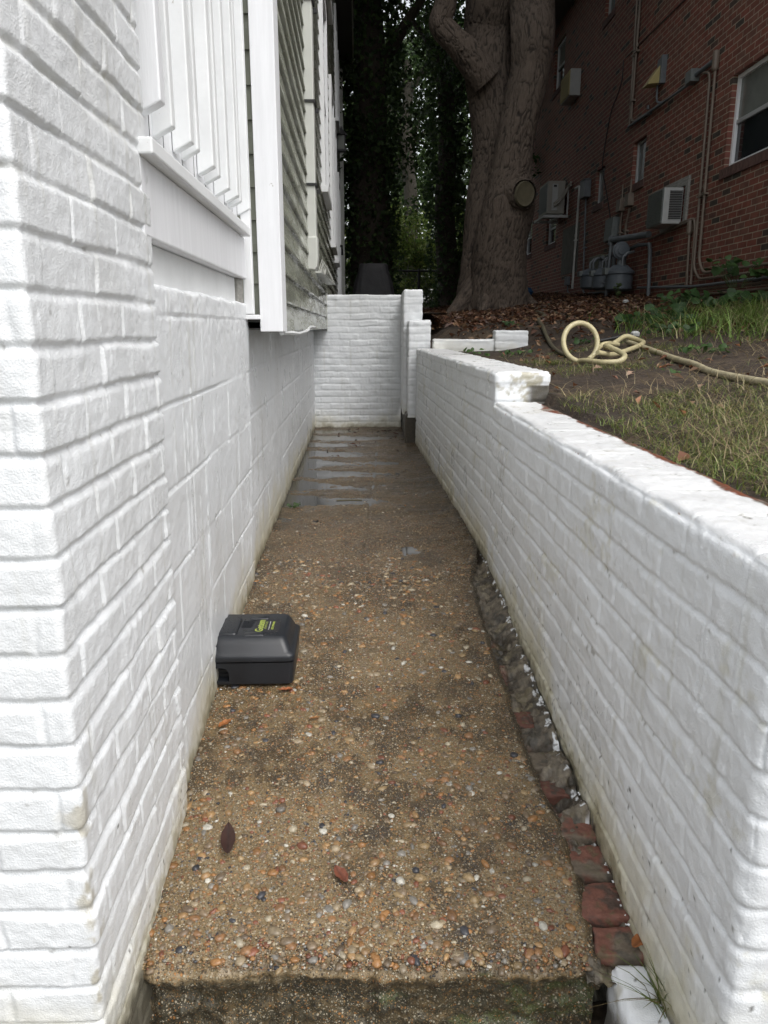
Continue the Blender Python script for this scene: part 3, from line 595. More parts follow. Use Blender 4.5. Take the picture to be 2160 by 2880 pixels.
# windows and trims, seen almost edge on
def hwin(y0, y1, z0, z1, lb=None):
    f = MB(); t = .085
    for (a, b, c_, d) in [(y0 - t, y0, z0 - .03, z1 + t), (y1, y1 + t, z0 - .03, z1 + t), (y0, y1, z1, z1 + t)]: f.prism([(HX(a) - .03, a), (HX(a) + .05, a), (HX(b) + .05, b), (HX(b) - .03, b)], 'z', c_, d)
    f.prism([(HX(y0 - .1) - .03, y0 - .1), (HX(y0 - .1) + .075, y0 - .1), (HX(y1 + .1) + .075, y1 + .1), (HX(y1 + .1) - .03, y1 + .1)], 'z', z0 - .09, z0 - .031)
    w_ = f.build('window', M['white'], house, .004)
    g = MB(); g.prism([(HX(y0), y0), (HX(y0) + .018, y0), (HX(y1) + .018, y1), (HX(y1), y1)], 'z', z0 - .03, z1); g.build('pane', M['darkglass'], w_)
    g = MB(); zm = (z0 + z1) / 2; g.prism([(HX(y0) + .01, y0), (HX(y0) + .03, y0), (HX(y1) + .03, y1), (HX(y1) + .01, y1)], 'z', zm - .025, zm + .025); g.build('meeting_rail', M['white'], w_)
    return w_
hwin(7.55, 8.5, 2.40, 4.1); hwin(10.0, 10.9, 2.15, 3.95); hwin(11.7, 12.4, 2.1, 3.9); hwin(9.2, 10.1, 4.75, 6.1); hwin(13.2, 14.0, 4.4, 5.9); hwin(14.9, 15.6, 4.5, 5.8)
f = MB()
for (a, b, c_, d) in [(13.4, 13.5, 1.43, 3.6), (14.4, 14.5, 1.43, 3.6), (13.5, 14.4, 3.5, 3.6)]: f.prism([(HX(a) - .03, a), (HX(a) + .06, a), (HX(b) + .06, b), (HX(b) - .03, b)], 'z', c_, d)
dr = f.build('door', M['white'], house, .004)
g = MB(); g.prism([(HX(13.5), 13.5), (HX(13.5) + .03, 13.5), (HX(14.4) + .03, 14.4), (HX(14.4), 14.4)], 'z', 1.43, 3.5); g.build('door_leaf', M['whiteboard'], dr)
MB().tube([(HX(13.6) + .03, 13.6, 2.45), (HX(13.6) + .09, 13.6, 2.45), (HX(13.6) + .09, 13.62, 2.3)], .02, 8).build('handle', M['black'], dr)
mb = MB(); mb.box(HX(18.05) - .1, HX(18.05) + .04, 18.0, 18.12, 1.3, 6.4); mb.build('corner_board', M['white'], house, .004)
mb = MB(); mb.box(HX(16.9) - .02, HX(16.9) + .09, 16.85, 16.97, 1.4, 6.2); mb.build('drain_pipe', M['cream'], house, .004)
# eave: soffit, fascia, roof
mb = MB(); mb.prism([(-.03 - .0365 * 2.6, 2.6), (-.03 - .0365 * 18.5, 18.5), (-7.5, 18.5), (-7.5, 2.6)], 'z', 6.45, 6.5); mb.build('soffit', M['soffit'], house)
mb = MB(); mb.prism([(-.0 - .0365 * 2.6, 2.6), (-.0 - .0365 * 18.5, 18.5), (-.03 - .0365 * 18.5, 18.5), (-.03 - .0365 * 2.6, 2.6)], 'z', 6.44, 6.62); mb.build('fascia', M['cream'], house)
mb = MB(); mb.add([(-.1, 2.6, 6.6), (-.69, 18.6, 6.6), (-4.3, 18.6, 9.2), (-3.9, 2.6, 9.2), (-8, 18.6, 6.6), (-8, 2.6, 6.6)], [(0, 1, 2, 3), (3, 2, 4, 5), (0, 3, 5), (1, 4, 2)]); mb.build('roof', M['soffit'], house)  # unseen roof, added with the house body to block light
# porch with balusters
porch = empty('porch_railing', (-.52, 1.72, 1.2), 'white porch railing of vertical balusters over a wide fascia board', 'railing'); porch.location = (0, 0, 0)
bals = [(1.724, 1.543, 0), (1.832, 1.52, 1), (2.016, 1.529, 0), (2.113, 1.531, 1), (2.314, 1.531, 0), (2.416, 1.523, 1), (2.568, 1.514, 0), (2.764, 1.524, 0), (2.848, 1.518, 1), (3.051, 1.522, 0)]
for i, (y, z, thin) in enumerate(bals):
    xo = -.47 - .0365 * (y - 1.724) - (.003 if thin else 0); zt = 3.3; d = .048; th = .013 if thin else .02; y0_ = y - .004
    mb = MB(); mb.prism([(xo, z), (xo, zt), (xo - d, zt), (xo - d, z - .024)], 'y', y0_, y0_ + th + .018); mb.build('baluster', M['whiteboard'] if i else M['whitewood'], porch, .0035)
def PX(y, o): return -.47 - .0365 * (y - 1.724) + o
for (n, o0, o1, z0, z1, m_, ya, yb) in [('backing_panel', -.075, -.0495, 1.40, 3.3, 'whitewood', 1.725, 3.06), ('ledge', -.1, .006, 1.415, 1.447, 'whiteboard', 1.60, 3.0), ('fascia_board', -.07, -.022, 1.262, 1.4145, 'whitewood', 1.60, 3.045), ('recessed_board', -.09, -.052, 1.12, 1.2615, 'whiteboard', 1.6, 2.93)]:
    mb = MB(); mb.prism([(PX(ya, o0), ya), (PX(ya, o1), ya), (PX(yb, o1), yb), (PX(yb, o0), yb)], 'z', z0, z1); mb.build(n, M[m_], porch, .004)
for y in (1.80, 1.925, 2.12, 2.27, 2.43, 2.61, 2.77, 2.93):
    mb = MB(); mb.box(PX(y, -.0505), PX(y, -.0488), y, y + .0035, 1.447, 3.3); mb.build('panel_gap', M['black'], porch)
mb = MB(); mb.box(-.60, -.555, 2.94, 3.04, 1.12, 1.262); mb.build('rotten_post_end', M['woodframe'], porch, .004)
mb = MB(); mb.box(-.557, -.520, 3.055, 3.09, 1.13, 3.4); mb.build('end_trim', M['white'], porch, .003)
mb = MB(); mb.box(-.557, -.50, 3.055, 3.10, 1.11, 1.128); mb.build('end_trim', M['white'], porch, .003)
# wire plant rack at the end of the siding
rk = empty('wire_rack', (0, 0, 0), 'small tangled white wire rack on the ledge below the downspout', 'rack')
mb = MB(); mb.box(-.585, -.50, 6.2, 7.9, 1.50, 1.515); mb.build('shelf', M['cream'], rk)
mb = MB(); rr = random.Random(4)
for k in range(9):
    y = 6.3 + k * .18; x = HX(y) + .02
    mb.tube([(x, y, 1.51), (x + .03, y + .03, 1.60 + .05 * rr.random()), (x + .075, y + .08, 1.53), (x + .05, y + .14, 1.50)], .005, 6)
mb.tube([(HX(6.3) + .09, 6.3, 1.56), (HX(7.9) + .09, 7.9, 1.56)], .005, 6); mb.build('wires', M['pvc'], rk, smooth=True)
# wall lantern
ln = empty('wall_lantern', (-.74, 14.0, 4.2), 'black wall lantern with pale glass on the far left house wall', 'lantern')
MB().box(-.06, .06, -.06, .06, -.13, .10).build('glass', M['glassup'], ln, .01)
mb = MB(); mb.lathe([(.11, .10), (.10, .12), (.03, .19), (.012, .24)], (0, 0, 0), seg=8); mb.box(-.08, .08, -.08, .08, -.16, -.13); mb.box(-.16, -.02, -.02, .02, .1, .14)
for a in (-.066, .056):
    for b in (-.066, .056): mb.box(a, a + .012, b, b + .012, -.13, .1)
mb.build('frame', M['black'], ln)
# ------------------------------------------------------------ brick apartment building (right)
bld = empty('brick_building', (3.93, 0, 0), 'dark red brick apartment building rising behind the yard on the right', 'building'); bld.rotation_euler = (0, 0, math.atan(.014))
# local frame: y along the wall, x=0 wall face, -x toward the yard
wins = [(7.0, 8.97, 2.80, 3.74), (11.60, 12.13, 3.165, 3.76), (13.56, 14.05, 3.165, 3.74), (16.9, 17.8, 2.86, 3.55), (16.9, 17.8, 5.98, 6.9), (13.6, 14.15, 6.09, 6.95), (19.4, 20.3, 2.86, 3.7), (19.4, 20.3, 5.98, 6.9)]
ysb = sorted({3.0, 24.0} | {a for w_ in wins for a in w_[:2]}); zsb = sorted({.3, 7.25} | {a for w_ in wins for a in w_[2:]})
V = []; F = []; UV = []
def q4(p, uv):
    b = len(V); V.extend(p); UV.extend(uv); F.append((b, b + 1, b + 2, b + 3))
for i in range(len(ysb) - 1):
    for j in range(len(zsb) - 1):
        a, b, c_, d = ysb[i], ysb[i + 1], zsb[j], zsb[j + 1]; ym, zm = (a + b) / 2, (c_ + d) / 2
        if any(w_[0] < ym < w_[1] and w_[2] < zm < w_[3] for w_ in wins): continue
        q4([(0, a, c_), (0, a, d), (0, b, d), (0, b, c_)], [(a, c_), (a, d), (b, d), (b, c_)])
for (a, b, c_, d) in wins:
    q4([(0, b, c_), (0, b, d), (.14, b, d), (.14, b, c_)], [(b, c_), (b, d), (b + .14, d), (b + .14, c_)])
    q4([(0, a, c_), (.14, a, c_), (.14, a, d), (0, a, d)], [(a, c_), (a + .14, c_), (a + .14, d), (a, d)])
    q4([(0, a, d), (.14, a, d), (.14, b, d), (0, b, d)], [(a, d), (a, d + .05), (b, d + .05), (b, d)])
q4([(0, 24, .3), (0, 24, 7.25), (6, 24, 7.25), (6, 24, .3)], [(24, .3), (24, 7.25), (30, 7.25), (30, .3)])
q4([(0, 3, .3), (6, 3, .3), (6, 3, 7.25), (0, 3, 7.25)], [(3, .3), (9, .3), (9, 7.25), (3, 7.25)])
me = bpy.data.meshes.new('wall'); me.from_pydata(V, [], F); u = me.uv_layers.new(name='UVMap')
u.data.foreach_set('uv', np.array([UV[i] for f_ in F for i in f_], dtype=np.float32).ravel()); me.update(); link('wall', me, M['brick'], bld)
MB().box(.15, 6, 3.05, 23.9, .3, 7.2).build('interior', M['soffit'], bld)
mb = MB(); mb.box(-.55, 6.5, 2.5, 24.6, 7.25, 7.3); mb.box(-.56, -.53, 2.5, 24.6, 7.2, 7.42); mb.build('eave', M['soffit'], bld)
mb = MB(); mb.add([(-.56, 2.5, 7.4), (-.56, 24.6, 7.4), (3.2, 24.6, 9), (3.2, 2.5, 9), (7, 24.6, 7.4), (7, 2.5, 7.4)], [(0, 1, 2, 3), (3, 2, 4, 5)]); mb.build('roof', M['soffit'], bld)
M['sill'] = mat('dark_brick_sill', (.10, .055, .045), .75, bump=.4, bscale=60, var=.35, vscale=12)
for k, (a, b, c_, d) in enumerate(wins):
    big = (b - a) > .6; fr = .045 if big else .035; f = MB(); x0 = .055
    for (p, q, r_, s_) in [(a, a + fr, c_, d), (b - fr, b, c_, d), (a + fr, b - fr, c_, c_ + fr), (a + fr, b - fr, d - fr, d)]: f.box(x0, x0 + .05, p, q, r_, s_)
    fo = f.build('window', M['white'] if big else M['alum'], bld, .003)
    if big:
        zm = 3.265 if k == 0 else (c_ + d) / 2
        g = MB(); g.box(x0 + .012, x0 + .04, a + fr, b - fr, zm - .022, zm + .022); g.build('meeting_rail', M['alum'], fo, .002)
        g = MB(); g.box(x0 + .028, x0 + .034, a + fr, b - fr, zm + .022, d - fr); g.build('pane', M['glassup'], fo)
        g = MB(); g.box(x0 + .036, x0 + .042, a + fr, b - fr, c_ + fr, zm - .022); g.build('pane', M['darkglass'], fo)
        if k == 0:
            g = MB(); z = zm + .03
            while z < d - fr - .02: g.box(x0 + .036, x0 + .05, a + fr + .01, b - fr - .03, z, z + .012); z += .03
            g.build('blind', M['woodframe'], fo)
    else: g = MB(); g.box(x0 + .025, x0 + .03, a + fr, b - fr, c_ + fr, d - fr); g.build('pane', M['frost'], fo)
    g = MB(); y = a - .06
    while y < b + .06: g.box(-.022, .06, y, min(y + .058, b + .06), c_ - .11, c_ - .002); y += .068
    g.build('sill', M['sill'], fo, .004)
def BW(y, z, o=.03): return (-o, y, z)   # point on the wall in building coordinates
BM = Matrix.Translation((3.93, 0, 0)) @ Matrix.Rotation(math.atan(.014), 4, 'Z')
def bthing(name, lb, cat, group=None):
    o = empty(name, (3.93, 0, 0), lb, cat, group); o.rotation_euler = (0, 0, math.atan(.014)); return o
def rootpart(o, lb, cat, group=None):   # single mesh thing in building frame
    o.location = (3.93, 0, 0); o.rotation_euler = (0, 0, math.atan(.014)); return setp(o, lb, cat, group)
def conduit(pts, r, m, lb, clamps=(), o=.035, name='conduit'):
    P = [Vector(BW(y, z, o)) for y, z in pts]
    if len(P) > 2:
        Q = [P[0]]
        for i in range(1, len(P) - 1):
            a = (P[i - 1] - P[i]); b = (P[i + 1] - P[i]); d = min(.09, a.length * .45, b.length * .45); a.normalize(); b.normalize()
            for t in (0, .25, .5, .75, 1): Q.append(P[i] + a * d * (1 - t) ** 2 + b * d * t ** 2)
        Q.append(P[-1]); P = Q
    mb = MB(); mb.tube(P, r, 10)
    for (y, z) in clamps: mb.box(-o - r - .006, -.0, y - .05, y + .05, z - .012, z + .012); mb.tube([BW(y, z + .06, o), BW(y, z + .11, o)], r * 1.25, 10)
    ob = mb.build(name, m, None, smooth=True); return rootpart(ob, lb, 'conduit', 'pipes and conduits on the brick building')
conduit([(9.369, 3.97), (9.311, 1.86), (9.16, 1.70), (4.5, 1.66)], .016, M['conduit'], 'tan conduit dropping from the top fitting beside the big window and bending right', [(9.34, 2.60)])
conduit([(9.70, 3.985), (9.50, 3.93), (9.44, 1.78), (9.26, 1.635), (4.5, 1.60)], .016, M['conduit'], 'tan conduit running parallel just left of the one from the top fitting', [(9.46, 2.59)])
conduit([(12.43, 6.9), (12.30, 4.045)], .018, M['conduit'], 'left one of the two tall conduits on the upper brick wall', [(12.33, 5.0), (12.31, 4.35)])
conduit([(12.21, 6.9), (12.25, 4.12), (12.12, 4.055), (11.0, 4.0)], .018, M['conduit'], 'right one of the two tall conduits, bending at its foot toward the lamp', [(12.22, 5.02), (12.25, 4.37)])
conduit([(12.32, 4.03), (9.98, 3.97)], .018, M['greypipe'], 'grey conduit running level above the small windows', [(11.5, 4.0)], o=.045)
conduit([(9.9, 4.02), (9.42, 4.02)], .028, M['greypipe'], 'thick short grey conduit beside the big window top', o=.045)
conduit([(11.18, 4.30), (11.17, 4.06), (10.96, 4.0)], .014, M['greypipe'], 'short curved grey conduit feeding the yellowed lamp', o=.05)
conduit([(12.0, 2.83), (12.13, 2.6), (12.08, 2.3)], .017, M['conduit'], 'right one of two tan conduits entering the gas meters', [(12.12, 2.52)])
conduit([(12.35, 2.83), (12.40, 2.6), (12.34, 2.33), (12.12, 2.27)], .017, M['conduit'], 'left one of two tan conduits above the gas meters', [(12.4, 2.52)])
conduit([(14.515, 3.38), (14.34, 1.75), (14.18, 1.67), (12.7, 1.65)], .016, M['greypipe'], 'thin grey pipe from the grey box down behind the meters', [(14.42, 2.5)])
conduit([(15.3, 3.66), (15.0, 3.66), (15.02, 3.32), (15.10, 1.81)], .022, M['pvc'], 'white drain pipe hanging from the wall bracket condenser', [(15.05, 2.7)])
conduit([(11.3, 1.64), (9.3, 1.555), (4.5, 1.55)], .018, M['greypipe'], 'long grey pipe low on the brick wall right of the meters', o=.06)
conduit([(9.53, 1.52), (4.5, 1.50)], .016, M['conduit'], 'tan pipe running just below the long grey pipe')
conduit([(9.6, 1.70), (9.6, 1.47), (9.4, 1.455), (4.5, 1.44)], .015, M['conduit'], 'lowest tan pipe running along the foot of the brick wall')
conduit([(9.67, 2.25), (9.60, 1.56)], .016, M['conduit'], 'short tan conduit below the oval fitting, left of its pair')
conduit([(10.3, 2.36), (9.55, 2.36), (9.50, 2.2), (9.48, 1.59)], .016, M['conduit'], 'tan conduit curving down from under the window air conditioner')
conduit([(11.1, 2.28), (9.72, 2.345)], .016, M['conduit'], 'tan conduit running level below the window air conditioner')
conduit([(12.8, 5.12), (9.3, 5.03), (5.5, 4.9)], .007, M['cable'], 'black cable strung level across the upper brick wall', o=.012, name='cable')
P = [BW(y, z, .015) for y, z in [(12.9, 5.12), (12.90, 4.86), (13.05, 4.7), (13.39, 4.48), (13.65, 3.89), (13.62, 3.66), (13.2, 3.1), (12.98, 2.77)]]
ob = MB().tube(smooth_path(P, 6), .008, 6).build('cable', M['cable'], smooth=True); rootpart(ob, 'black cable sagging down the brick wall to the grey utility box', 'cable')
def wbox(name, y0, y1, z0, z1, d, m, lb, cat, bevel=.008, extra=None):
    mb = MB(); mb.box(-d, -.002, y0, y1, z0, z1)
    if extra: extra(mb)
    ob = mb.build(name, m, None, bevel); return rootpart(ob, lb, cat)
wbox('utility_box', 12.52, 12.93, 2.43, 2.78, .12, M['acgrey'], 'pale grey utility box with a black cable entering its top', 'box', .01, lambda m_: (m_.box(-.13, -.12, 12.53, 12.92, 2.44, 2.60), m_.box(-.09, -.04, 12.50, 12.52, 2.47, 2.72)))
wbox('disconnect_box', 14.32, 14.62, 3.36, 3.66, .13, M['greypipe'], 'grey electrical box between the condenser and a narrow window', 'box', .01, lambda m_: m_.box(-.14, -.02, 14.30, 14.64, 3.65, 3.67))
for (y, z, lb) in [(12.42, 2.93, 'left small brown box under the narrow window'), (12.03, 2.95, 'right small brown box under the narrow window')]:
    wbox('junction_box', y - .1, y + .1, z - .09, z + .09, .09, M['conduit'], lb, 'box', .006, lambda m_: m_.tube([BW(y, z + .09), BW(y, z + .3)], .014, 8))
wbox('outlet_box', 15.42, 15.62, 1.90, 2.06, .07, M['greypipe'], 'small grey outlet box near the foot of the wall', 'box', .006, lambda m_: m_.tube([BW(15.5, 1.9), BW(15.48, 1.78), BW(15.2, 1.70), BW(14.9, 1.64)], .014, 8))
wbox('pipe_fitting', 9.335, 9.415, 3.90, 4.12, .075, M['conduit'], 'oval conduit fitting at the top of the conduit pair', 'fitting', .03)
wbox('pipe_fitting', 9.63, 9.71, 2.18, 2.36, .07, M['conduit'], 'oval conduit fitting below the window air conditioner', 'fitting', .03)
wbox('junction_box', 9.88, 10.06, 3.95, 4.09, .11, M['acgrey'], 'grey square box where the level conduits meet beside the big window', 'box', .006)
wbox('stucco_patch', 14.95, 16.2, 2.12, 3.02, .012, M['stucco'], 'rough grey stucco patch where an opening was filled', 'patch', .004)
lf = bthing('flood_lamp', 'yellowed wedge shaped flood lamp on the upper brick wall', 'lamp')
mb = MB(); mb.prism([(-.02, 4.50), (-.02, 4.28), (-.22, 4.26), (-.20, 4.30), (-.06, 4.50)], 'y', 11.08, 11.30); mb.build('lens', M['lampy'], lf, .008)
mb = MB(); mb.box(-.07, -.0, 11.02, 11.08, 4.26, 4.60); mb.box(-.05, 0, 11.05, 11.25, 4.50, 4.60); mb.build('bracket', M['greypipe'], lf, .004)
# through-wall air conditioner
ac = bthing('air_conditioner', 'white window air conditioner in a weathered wooden frame on the lower brick wall', 'air conditioner')
mb = MB(); mb.box(-.03, .0, 9.86, 9.94, 2.33, 2.90); mb.box(-.03, 0, 10.62, 10.7, 2.33, 2.9); mb.box(-.03, 0, 9.94, 10.62, 2.80, 2.90); mb.box(-.03, 0, 9.94, 10.62, 2.33, 2.37); mb.build('wooden_frame', M['woodframe'], ac, .004)
mb = MB(); mb.box(-.27, -.031, 9.98, 10.52, 2.35, 2.78); mb.build('cabinet', M['acwhite'], ac, .008)
mb = MB(); mb.box(-.283, -.271, 9.99, 10.51, 2.36, 2.77)
for k in range(20): mb.box(-.29, -.283, 10.0, 10.5, 2.37 + k * .02, 2.378 + k * .02)
mb.build('coil_grille', M['acgrey'], ac)
mb = MB()
for k in range(17): mb.box(-.20, -.045, 9.968, 9.979, 2.41 + k * .020, 2.42 + k * .020)
mb.build('vent_slots', M['black'], ac)
# upper window unit
ac2 = bthing('air_conditioner', 'small air conditioner with yellowed grille high on the brick wall by the trunk', 'air conditioner')
MB().box(-.20, -.0, 15.5, 16.2, 5.34, 5.80).build('cabinet', M['acwhite'], ac2, .01)
mb = MB(); mb.box(-.215, -.2005, 15.52, 16.18, 5.36, 5.78)
for k in range(9): mb.box(-.222, -.215, 15.53, 16.17, 5.38 + k * .045, 5.392 + k * .045)
mb.build('grille', M['lampy'], ac2)
# split condenser on a wall bracket
hp = bthing('condenser_unit', 'beige condenser unit standing on a metal wall bracket beside the tree trunk', 'air conditioner')
MB().box(-.42, -.07, 15.95, 16.75, 3.30, 3.92).build('cabinet', M['acbeige'], hp, .015)
mb = MB(); mb.box(-.425, -.4205, 16.02, 16.7, 3.36, 3.88)
for k in range(14): mb.box(-.432, -.425, 16.02, 16.7, 3.37 + k * .036, 3.378 + k * .036)
mb.build('fan_grille', M['acgrey'], hp)
MB().box(-.33, -.22, 15.935, 15.949, 3.36, 3.86).build('service_panel', M['acwhite'], hp, .003)
MB().box(-.31, -.25, 15.925, 15.934, 3.80, 3.84).build('nameplate', M['black'], hp)
br = bthing('wall_bracket', 'white metal wall bracket carrying the beige condenser', 'bracket')
mb = MB()
for y in (15.9, 16.75): mb.box(-.50, -.0, y, y + .03, 3.22, 3.275); mb.box(-.035, -.005, y, y + .03, 3.275, 3.8)
mb.box(-.50, -.46, 15.93, 16.75, 3.225, 3.26); mb.box(-.2, -.16, 15.93, 16.75, 3.225, 3.26); mb.build('arms', M['acwhite'], br, .003)
for q, (dy, dz) in enumerate([(0, 0), (.0, -.05)]):
    ob = MB().tube([BW(15.9, 3.48 + dz, .30), BW(15.85, 3.56 + dz, .2), BW(15.75, 3.78 + dz, .06), BW(15.6, 3.83 + dz, .05)], .022, 8).build('refrigerant_line', M['acbeige'], smooth=True)
    rootpart(ob, ['upper', 'lower'][q] + ' insulated refrigerant line running from condenser to wall', 'pipe', 'insulated refrigerant lines')
# gas meters
def meterthing(yc, zb, s, lb, dial=False):
    t = bthing('gas_meter', lb, 'gas meter', 'gas meters on the brick wall')
    o = .26; mb = MB(); h = .30 * s; wd = .155 * s
    mb.lathe([(wd * .80, 0), (wd, .03), (wd, h * .62), (wd * 1.12, h * .66), (wd * 1.12, h * .74), (wd * .95, h * .82), (wd * .5, h)], (-o, yc, zb), seg=18); mb.build('body', M['meter'], t, smooth=True)
    mb = MB(); mb.box(-o - wd - .05, -o - wd + .03, yc - .06 * s, yc + .06 * s, zb + h * .62, zb + h * .88); mb.build('index_box', M['acgrey'], t, .01)
    for d in (-.085 * s, .085 * s): MB().tube([(-o, yc + d, zb + h * .8), (-o, yc + d, zb + h + .10), (-o + .06, yc + d, zb + h + .16), (-.10, yc + d, zb + h + .18)], .02, 8).build('fitting', M['greypipe'], t, smooth=True)
    if dial:
        mb = MB(); mb.lathe([(.01, -.075), (.06, -.07), (.065, -.055), (.105, -.05), (.11, -.03), (.125, -.028), (.125, .0), (.11, .004), (.07, .04), (.02, .045)], (-o - .02, yc - .04, zb + h + .20), 'y', 24); mb.build('regulator', M['meter'], t, smooth=True)
        mb = MB(); mb.box(-o - .12, -o - .07, yc - .06, yc + .08, zb + h + .19, zb + h + .28); mb.build('regulator_cap', M['greypipe'], t, .005); MB().tube([(-o, yc, zb + h * .9), (-o, yc, zb + h + .1)], .05, 12).build('regulator_neck', M['greypipe'], t)
    return t
meterthing(11.55, 1.60, 1.25, 'largest grey gas meter with a round regulator on top', True)
meterthing(12.35, 1.66, 1.1, 'dark grey gas meter between the largest meter and the far one')
meterthing(13.05, 1.70, 1.1, 'pale grey gas meter farthest left in the row of meters')
gp = bthing('gas_manifold', 'grey gas manifold pipework with a valve in front of the meters', 'pipework')
mb = MB(); mb.tube([BW(12.0, 2.36, .28), BW(11.9, 1.42, .34)], .026, 12); mb.build('riser', M['greypipe'], gp, smooth=True)
mb = MB(); mb.tube([BW(12.0, 2.37, .28), BW(10.9, 2.33, .10)], .045, 12); mb.tube([BW(12.0, 2.30, .28), BW(12.0, 2.43, .28)], .05, 12); mb.build('header', M['greypipe'], gp, smooth=True)
mb = MB(); mb.tube([BW(13.3, 2.13, .10), BW(11.3, 2.23, .10), BW(10.9, 2.20, .08), BW(10.85, 2.1, .08), BW(10.78, 1.50, .08)], .028, 10)
for y in (12.9, 12.55, 12.2, 11.7): mb.tube([BW(y, 2.0, .16), BW(y, 2.20, .16)], .035, 8); mb.tube([BW(y, 2.17, .17), BW(y - .15, 2.19, .17)], .03, 8)
mb.build('branch_pipes', M['greypipe'], gp, smooth=True)
mb = MB(); mb.tube([BW(11.93, 1.68, .32), BW(11.93, 1.80, .32)], .05, 10); mb.box(-.40, -.24, 11.90, 11.96, 1.73, 1.76); mb.build('valve', M['greypipe'], gp, .004)
wbox('meter_box', 12.9, 13.6, 2.0, 2.25, .16, M['olive'], 'olive metal box behind the far gas meter', 'box', .01)
capb = MB(); capb.lathe([(.035, 0), (.038, .02), (.038, .06), (.02, .075)], (2.99, 9.5, 1.335), seg=14); o = capb.build('white_cap', M['acwhite'], smooth=True); setp(o, 'small white cap standing in the leaf litter by the gas riser', 'cap')  # white pipe cap near the foot of the gas riser
# ------------------------------------------------------------ yard ground
def ycl(X, Y, z):
    w_ = (1 - sm(X, .9, 1.7)) * sm(Y, 3.2, 3.5) * (1 - sm(Y, 6.6, 7.6)); return z + w_ * (np.minimum(z, .865) - z)
def ymesh(name, xs_, ys_, seed):
    X, Y = np.meshgrid(xs_, ys_, indexing='ij'); Z = yg(X, Y) + .018 * fbm(X * 2.5, Y * 2.5, seed) + .010 * fbm(X * 14, Y * 14, seed + 1) + .004 * fbm(X * 60, Y * 60, seed + 2, 2)
    n = fbm(X * 3, Y * 3, seed + 3); n2 = fbm(X * 18, Y * 18, seed + 4)
    c_ = mixc(np.broadcast_to(np.array([.034, .023, .015]), X.shape + (3,)), np.array([.066, .045, .027]), sm(n2 + n, -.1, .5)); c_ = mixc(c_, np.array([.025, .018, .014]), sm(-n2, .2, .5) * .6)
    return X, Y, Z, c_
def gaa(a, b, d, g):
    o = [a]
    while o[-1] < b: o.append(o[-1] + d * (1 + g * (o[-1] - a)))
    return np.array(o)
X, Y, Z, c_ = ymesh('yard', gaa(.66, 14, .014, .5), gaa(.7, 45, .014, .45), 170)
# tuck the edge down behind the wall top
wallx = .536 - .0262 * (Y - .955) + .19; wallx = np.where(Y > 3.262, .483 - .050 * (Y - 3.262) + .235, wallx)
X = np.where(np.arange(X.shape[0])[:, None] == 0, wallx - .02, X); X = np.where((X < wallx) & (np.arange(X.shape[0])[:, None] > 0), wallx, X)
Z = yg(X, Y) + .018 * fbm(X * 2.5, Y * 2.5, 170) * sm(X - wallx, 0, .1) + .010 * fbm(X * 14, Y * 14, 171) + .004 * fbm(X * 60, Y * 60, 172, 2)
Z = np.where((np.arange(X.shape[0])[:, None] == 0), Z - .15, Z)
Z = np.where((Y < 3.3) & (X < wallx + .05), np.minimum(Z, .752), Z); Z = ycl(X, Y, Z)
def ygs(X, Y):
    X = np.asarray(X, float); Y = np.asarray(Y, float)
    z = yg(X, Y) + .018 * fbm(X * 2.5, Y * 2.5, 170) + .010 * fbm(X * 14, Y * 14, 171)
    return ycl(X, Y, z)
yard = meshnp('yard_ground', np.stack([X, Y, Z], -1).reshape(-1, 3), gridF(*X.shape), M['soil'], None, c_.reshape(-1, 3)); setp(yard, kind='structure')
X, Y = np.meshgrid(np.linspace(-14, .72, 60), np.linspace(8.38, 60, 90), indexing='ij'); Z = ip(Y, [8, 12, 25, 60], [1.22, 1.28, 1.6, 2.2]) + .05 * fbm(X, Y, 180)
o = meshnp('back_ground', np.stack([X, Y, Z], -1).reshape(-1, 3), gridF(*X.shape), M['soil'], None, np.tile([.05, .04, .028], (X.size, 1))); setp(o, kind='structure')
mb = MB(); mb.add([(-200, -200, -.62), (200, -200, -.62), (200, 300, -.62), (-200, 300, -.62)], [(0, 1, 2, 3)]); o = mb.build('ground', M['stucco']); setp(o, kind='structure')
mb = MB(); mb.add([(-200, 44, 1.55), (200, 44, 1.55), (200, 300, 2.5), (-200, 300, 2.5)], [(0, 1, 2, 3)]); o = mb.build('far_ground', M['stucco']); setp(o, kind='structure')
# ------------------------------------------------------------ leaves, grass, plants
def cards(name, P, size, cols, m, parent=None, seed=0, aspect=.55, flat=0, fold=.25, rnd=True):
    """leaf shaped quads folded along the midrib: 6 verts, 4 tris -> here 2 quads"""
    rg = np.random.default_rng(seed); n = len(P); nz = rg.standard_normal((n, 3)); nz[:, 2] += flat; nz /= np.linalg.norm(nz, axis=1, keepdims=True)
    t = rg.standard_normal((n, 3)); t -= nz * (t * nz).sum(1, keepdims=True); t /= np.linalg.norm(t, axis=1, keepdims=True); b = np.cross(nz, t)
    s = size * (rg.uniform(.6, 1.3, n) if rnd else np.ones(n)); s = s[:, None]
    A = P - t * s * .5; Bp = P + t * s * .5; C1 = P + b * s * aspect * .5 + nz * s * fold * .4; C2 = P - b * s * aspect * .5 + nz * s * fold * .4
    V = np.stack([A, C1, Bp, C2], 1).reshape(-1, 3); i = np.arange(n)[:, None] * 4
    F = np.concatenate([i + np.array([[0, 1, 2]]), i + np.array([[0, 2, 3]])], 0)
    return meshnp(name, V, F, m, parent, np.repeat(cols, 4, 0), smooth=False)
def lcol(rg, n, pal, lo=.7, hi=1.25): pal = np.array(pal); return pal[rg.integers(0, len(pal), n)] * rg.uniform(lo, hi, (n, 1))
